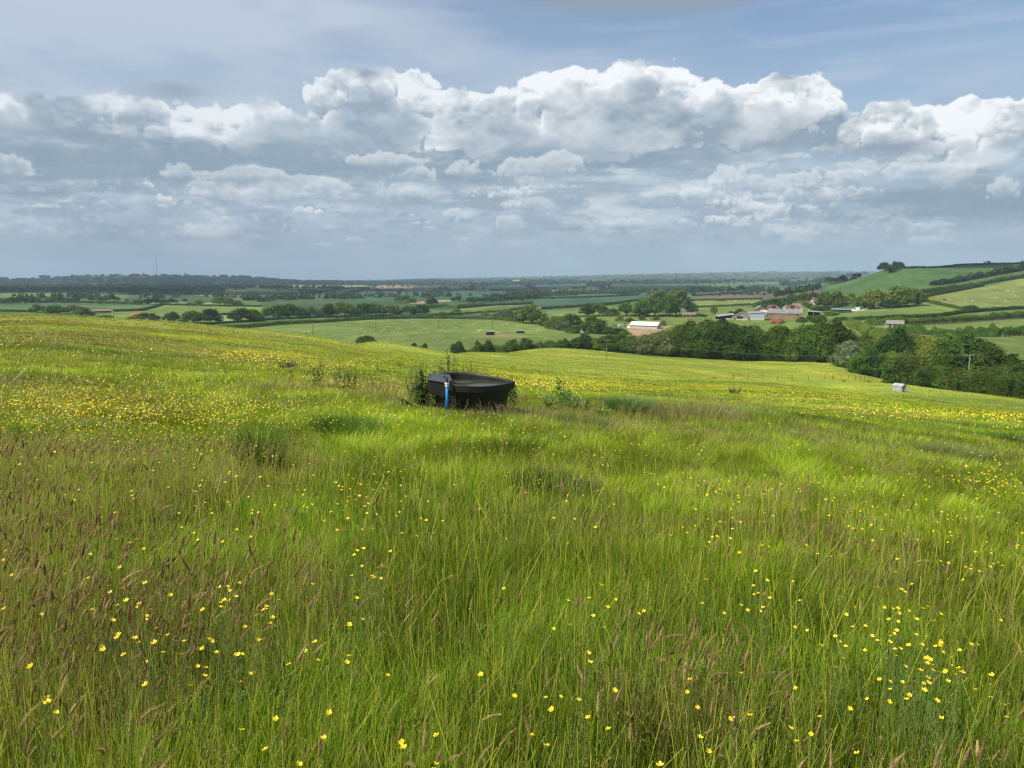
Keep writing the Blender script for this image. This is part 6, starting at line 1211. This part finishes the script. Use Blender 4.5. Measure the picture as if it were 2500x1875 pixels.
# paddock side
e,k=bld(2054,764,560,.0,'green_shed','long dark green shed with a flat grey roof left of the parked vehicles'); w=44*k; m=MB(); m.box((0,0,1.5),(w,6,3.0)); m.build('wall',DGRN,e); m=MB(); m.box((0,-.2,3.12),(w+.8,7,.22),0,(.04,0,0)); m.build('roof',GREYR,e); [face(e,'window',(w*s,-3.03,1.9),(1.6,.06,.8),GLS) for s in (-.4,-.2,0,.2,.4)]
e,k=bld(2084,760.5,560,.0,'white_van','white van parked between the green shed and the white container','van'); m=MB(); m.poly([(-2.4,-.9,.4),(2.3,-.9,.4),(2.3,-.9,1.1),(1.6,-.9,1.4),(1.1,-.9,2.2),(-2.4,-.9,2.2)],(0,1.8,0)); m.build('body',WPN,e); face(e,'window',(1.0,-.93,1.65),(.8,.04,.55),GLS); wheels_y(e,[(-1.5,-.85,.35,.35,.22),(1.5,-.85,.35,.35,.22)])
e,k=bld(2093.5,759,570,.0,'white_container','white box container right of the white van','container'); w=9.5*k; m=MB(); m.box((0,0,1.45),(w,2.6,2.9)); m.build('body',WPN,e); face(e,'door',(0,-1.33,1.4),(w*.8,.05,2.4),plain('white_door',(.6,.6,.57),.6))
for x,y,c,lab in ((2103,759,(.65,.65,.62),'low white car just right of the white container'),(2113,757,(.45,.50,.46),'pale grey car second from the white container'),(2155,754,(.20,.22,.22),'dark grey car under the trees above the paddock')):
    e,k=bld(x,y,560,.1,'parked_car',lab,'car','cars parked above the paddock'); mt=plain('car_paint'+str(x),c,.35,noise=.03); m=MB(); m.poly([(-2.1,-.85,.35),(2.1,-.85,.35),(2.1,-.85,.85),(1.1,-.85,.95),(.6,-.85,1.45),(-1.2,-.85,1.45),(-1.8,-.85,.95),(-2.1,-.85,.9)],(0,1.7,0)); m.build('body',mt,e); face(e,'window',(-.3,-.87,1.15),(1.6,.03,.36),GLS); wheels_y(e,[(-1.3,-.8,.33,.33,.2),(1.3,-.8,.33,.33,.2)])
e,k=bld(2200.5,749.5,600,.0,'raised_hide','small pale hut on stilts at the edge of the trees above the paddock','hut'); m=MB(); m.box((0,0,2.7),(1.6,1.4,1.2)); m.build('cabin',GAL,e); m=MB(); [m.box((a*.7,b*.6,1.1),(.1,.1,2.2)) for a in (-1,1) for b in (-1,1)]; m.build('leg_frame',GREYR,e); m=MB(); m.box((0,0,3.4),(2,1.8,.1)); m.build('roof',WPN,e)
e,k=bld(2185,800,430,-.05,'stable','timber stable with a grey pitched roof at the end of the rail fence','stable'); w=36*k; gable(e,w,5,2.5,1.6,plain('stable_boards',(.28,.26,.21),.85,scale=3),plain('stable_roof',(.20,.19,.17),.85,scale=1.5,noise=.3),.5,'x'); m=MB(); m.box((-w*.56,-.6,1.1),(w*.14,3.4,2.2)); m.build('end_bay',PALEW,e); [face(e,'door',(s*w,-2.53,1.1),(1.1,.05,2.0),DARKW) for s in (-.3,0,.3)]
# far barns
for x,y,wp,hp,c,lab,rm in ((493,716,15,3,(.62,.63,.62),'far white barn roof on the left plain',1500),(1520,681,0,0,0,0,0),(1948,686,34,3,(.6,.62,.62),'long far white roof below the distant ridge, left part',2500),(1985,685,20,2.5,(.6,.62,.62),'shorter far white roof below the distant ridge, right part',2500),(1170,691,12,3,(.5,.45,.38),'far pale farm building left of the conifers',2500),(1260,687,16,3,(.42,.38,.33),'far farm buildings under the conifer clump',2500)):
    if not wp: continue
    e,k=bld(x,y,rm,.1,'far_barn',lab); gable(e,wp*k,wp*k*.4+6,hp*k*.6,hp*k*.5,plain('farwall'+str(x),c,.8),plain('farroof'+str(x),c,.8),1,'x')
e,k=bld(250,763,560,.05,'long_brown_shed','long low shed with a dull pinkish brown roof beyond the brow on the left'); w=36*k; gable(e,w,6,1.7,1.3,DARKW,plain('dull_pink_roof',(.22,.15,.13),.85,scale=1),.4,'x')
# ------------------------------------------------------------------ animals
def animal_mesh(name,L_,H,body,head,mat,horn=False,woolly=False):
    bm_v={};me=bpy.data.meshes.new(name); import bmesh
    b=bmesh.new(); sk=b.verts.layers.skin.verify()
    def v(p,r): q=b.verts.new(p); q[sk].radius=(r,r); return q
    hip=v((-.36*L_,0,H*.72),body); mid=v((0,0,H*.70),body*1.1); sh=v((.34*L_,0,H*.74),body*.95); nk=v((.46*L_,0,H*.80),body*.5); hd=v((.58*L_,0,H*(.90 if not woolly else .78)),head); mz=v((.72*L_,0,H*(.86 if not woolly else .62)),head*.6)
    for a,c in ((hip,mid),(mid,sh),(sh,nk),(nk,hd),(hd,mz)): b.edges.new((a,c))
    for root,xx in ((hip,-.38*L_),(sh,.32*L_)):
        for s in (-1,1):
            k=v((xx+(-.02 if root is hip else .02)*L_,s*body*.6,H*.45),body*.30); f=v((xx,s*body*.6,H*.22),body*.16); g=v((xx+.01*L_,s*body*.6,.02),body*.15); b.edges.new((root,k)); b.edges.new((k,f)); b.edges.new((f,g))
    t=v((-.5*L_,0,H*.72),body*.12); t2=v((-.52*L_,0,H*.42),body*.08); b.edges.new((hip,t)); b.edges.new((t,t2))
    hip[sk].use_root=True; b.to_mesh(me); b.free(); o=bpy.data.objects.new(name,me); COL.objects.link(o); sm=o.modifiers.new('s','SKIN'); sm.use_smooth_shade=True; ss=o.modifiers.new('u','SUBSURF'); ss.levels=ss.render_levels=1
    dg=bpy.context.evaluated_depsgraph_get(); m2=bpy.data.meshes.new_from_object(o.evaluated_get(dg)); m2.name=name; m2.materials.clear(); m2.materials.append(mat); bpy.data.objects.remove(o); return m2
WOOL=plain('wool',(.50,.47,.38),.95,noise=.1,scale=8); COW=plain('cow_hide',(.36,.18,.08),.8,noise=.15,scale=3); CREAM=plain('cream_coat',(.55,.45,.30),.8,scale=3); BAY=plain('bay_coat',(.035,.022,.015),.6,scale=3)
sheepm=animal_mesh('sheep',1.25,.85,.27,.13,WOOL,woolly=True); lambm=animal_mesh('lamb',.8,.6,.15,.09,WOOL,woolly=True)
cowm=animal_mesh('cow',2.2,1.5,.40,.2,COW); horsem=animal_mesh('horse',2.1,1.75,.33,.19,BAY); horse2=animal_mesh('horse',2.1,1.7,.33,.19,CREAM); calfm=animal_mesh('cow',2.1,1.5,.4,.2,CREAM)
e=empty('cow',at_r(329,149),math.pi*.02-math.atan2(at_r(329,149)[0],at_r(329,149)[1])); tag(e,'ginger brown cow standing on the brow of the meadow at the left','cow'); e.scale=(.70,.70,.74); obj('body',cowm,e); m=MB()
for s in (-1,1): m.tube([(1.28,s*.10,1.55),(1.30,s*.30,1.62),(1.36,s*.40,1.74)],[.05,.035,.012],6)
m.build('horns',plain('horn',(.45,.38,.28),.6),e)
for (x,y,me,lab,cat,nm) in ((2306,735,horsem,'dark brown horse grazing on the right slope','horse','horse'),(2315,734.5,horse2,'cream horse standing beside the dark one on the right slope','horse','horse'),(1172,811,calfm,'big cream cow near the dark field shelter in the sheep field','cow','cow')):
    o=obj(nm,me,None,loc(x,y,430),.2); o.scale=(1.15,1.15,1.15); tag(o,lab,cat)
SP=[(689,811),(695,811),(739,811),(755,811),(780,814),(792,816),(800,817),(803,817),(805,809),(839,808),(846,798),(851,804),(870,800),(874,800),(882,805),(869,815),(877,815),(891,812),(896,816),(904,811),(908,812),(913,818),(922,823),(938,822),(930,810),(935,808),(942,806),(947,799),(941,806),(950,807),(955,806),(961,793),(964,814),(962,812),(971,815),(979,816),(976,793),(977,804),(991,785),(1009,787),(1012,789),(1006,802),(1007,805),(1027,784),(1029,809),(1034,803),(1038,803),(1041,806),(1044,813),(1046,814),(1062,816),(1074,806),(1078,806),(1079,799),(1083,801),(1088,812),(1092,811),(1106,815),(1111,801),(1114,801),(1114,807),(1143,800),(1147,809),(1160,791),(1200,793),(1214,801),(1210,800),(1226,797),(1213,815),(1219,814),(1232,822),(1237,792),(1246,799),(1262,797),(1070,831),(1082,836),(1131,828),(1136,826),(855,837),(863,830),(902,831),(1241,793),(1225,794),(1250,800),(1265,803),(1296,803),(1312,810),(1318,806),(1330,812),(1338,815),(1230,822),(1332,829),(1220,790),(1280,797)]
_sr=random.Random(4)
for i,(x,y) in enumerate(SP):
    me=sheepm if _sr.random()<.72 else lambm; o=obj('sheep',me,None,loc(x,y,430),_sr.uniform(0,6.28)); s=_sr.uniform(.8,1.1); o.scale=(s,s,s); tag(o,'white sheep scattered over the green sheep field','sheep','sheep scattered over the sheep field')
for i in range(18):
    x=_sr.uniform(2290,2495); y=_sr.uniform(np.interp(x,[2290,2500],[727,688]),np.interp(x,[2290,2350,2500],[740,752,745])); o=obj('sheep',sheepm,None,loc(x,y,560),_sr.uniform(0,6.28)); o.scale=(1.15,)*3; tag(o,'pale sheep grazing on the yellow green right slope','sheep','sheep on the right slope')
for i in range(16):
    x=_sr.uniform(1790,1855); y=_sr.uniform(736,742); o=obj('sheep',lambm if i%3 else sheepm,None,loc(x,y,700),_sr.uniform(0,6.28)); o.scale=(1.3,)*3; tag(o,'tiny white sheep in the yellow green field left of the farmhouse','sheep','sheep left of the farmhouse')
# the lone bush at the lower end of the sheep field
tree_px(896,840,24,40,'bush','mid','lone wide bush at the lower edge of the sheep field',None,400)
tree_px(912,842,13,18,'bush','mid','small bush touching the lone wide bush on its right',None,400)
print('things',round(time.time()-T0,1))
# ------------------------------------------------------------------ the air
def haze():
    m=MB(); m.box((0,6000,70),(26000,19000,440)); o=m.build('haze',None); tag(o,'thin blue haze over the far plain','haze',None,'stuff')
    mt=bpy.data.materials.new('haze'); mt.use_nodes=True; nt=mt.node_tree; nt.nodes.clear(); out=nt.nodes.new('ShaderNodeOutputMaterial'); v=nt.nodes.new('ShaderNodeVolumePrincipled')
    v.inputs['Color'].default_value=(.60,.79,.96,1); v.inputs['Density'].default_value=HAZE; v.inputs['Anisotropy'].default_value=.0; nt.links.new(v.outputs[0],out.inputs['Volume']); o.data.materials.clear(); o.data.materials.append(mt)
HAZE=8.5e-5
haze()
# ------------------------------------------------------------------ cumulus overhead, above the frame; unseen, added and placed to shade the far plain and hill
def shading_clouds_overhead():
    cm=plain('cloud_white',(.85,.85,.86),1.0,noise=.02,spec=0); rs=np.random.default_rng(8)
    ux,uy=-_d[0]/math.hypot(_d[0],_d[1]),-_d[1]/math.hypot(_d[0],_d[1])
    for (tx,ty,rx,ry,alt) in ((-2300,4900,2300,1300,2700),(-250,2650,1250,520,2300),(900,4100,1500,700,2700),(690,1230,330,220,1500),(-900,1750,620,300,1600),(1700,2600,700,420,2000)):
        cx=tx-ux*alt/math.tan(R(SUN_EL)); cy_=ty-uy*alt/math.tan(R(SUN_EL)); V=[];F=[];n0=0
        for k in range(34):
            a=rs.uniform(0,6.28); q=math.sqrt(rs.random())*.85; ox,oy=math.cos(a)*q*rx,math.sin(a)*q*ry; rad=min(rx,ry)*rs.uniform(.22,.42)
            u,v=np.meshgrid(np.linspace(0,2*math.pi,15)[:-1],np.linspace(.12,math.pi-.12,8)); d=np.stack([np.cos(u)*np.sin(v),np.sin(u)*np.sin(v),np.cos(v)*np.where(np.cos(v)>0,.75,.15)],-1).reshape(-1,3)*rad*(1+.12*rs.normal(size=(112,1)))
            V.append(d+np.array((ox,oy,0))); F+=[(n0+j*14+i,n0+j*14+(i+1)%14,n0+(j+1)*14+(i+1)%14,n0+(j+1)*14+i) for j in range(7) for i in range(14)]; n0+=112
        o=obj('cloud',mesh_of('cloud',np.vstack(V),np.array(F),cm,None,True),None,(cx,cy_,alt)); tag(o,'unseen white cumulus cloud placed high over the valley for its shadow','cloud','unseen clouds placed for their shadows','stuff')
shading_clouds_overhead()
print('done',round(time.time()-T0,1))
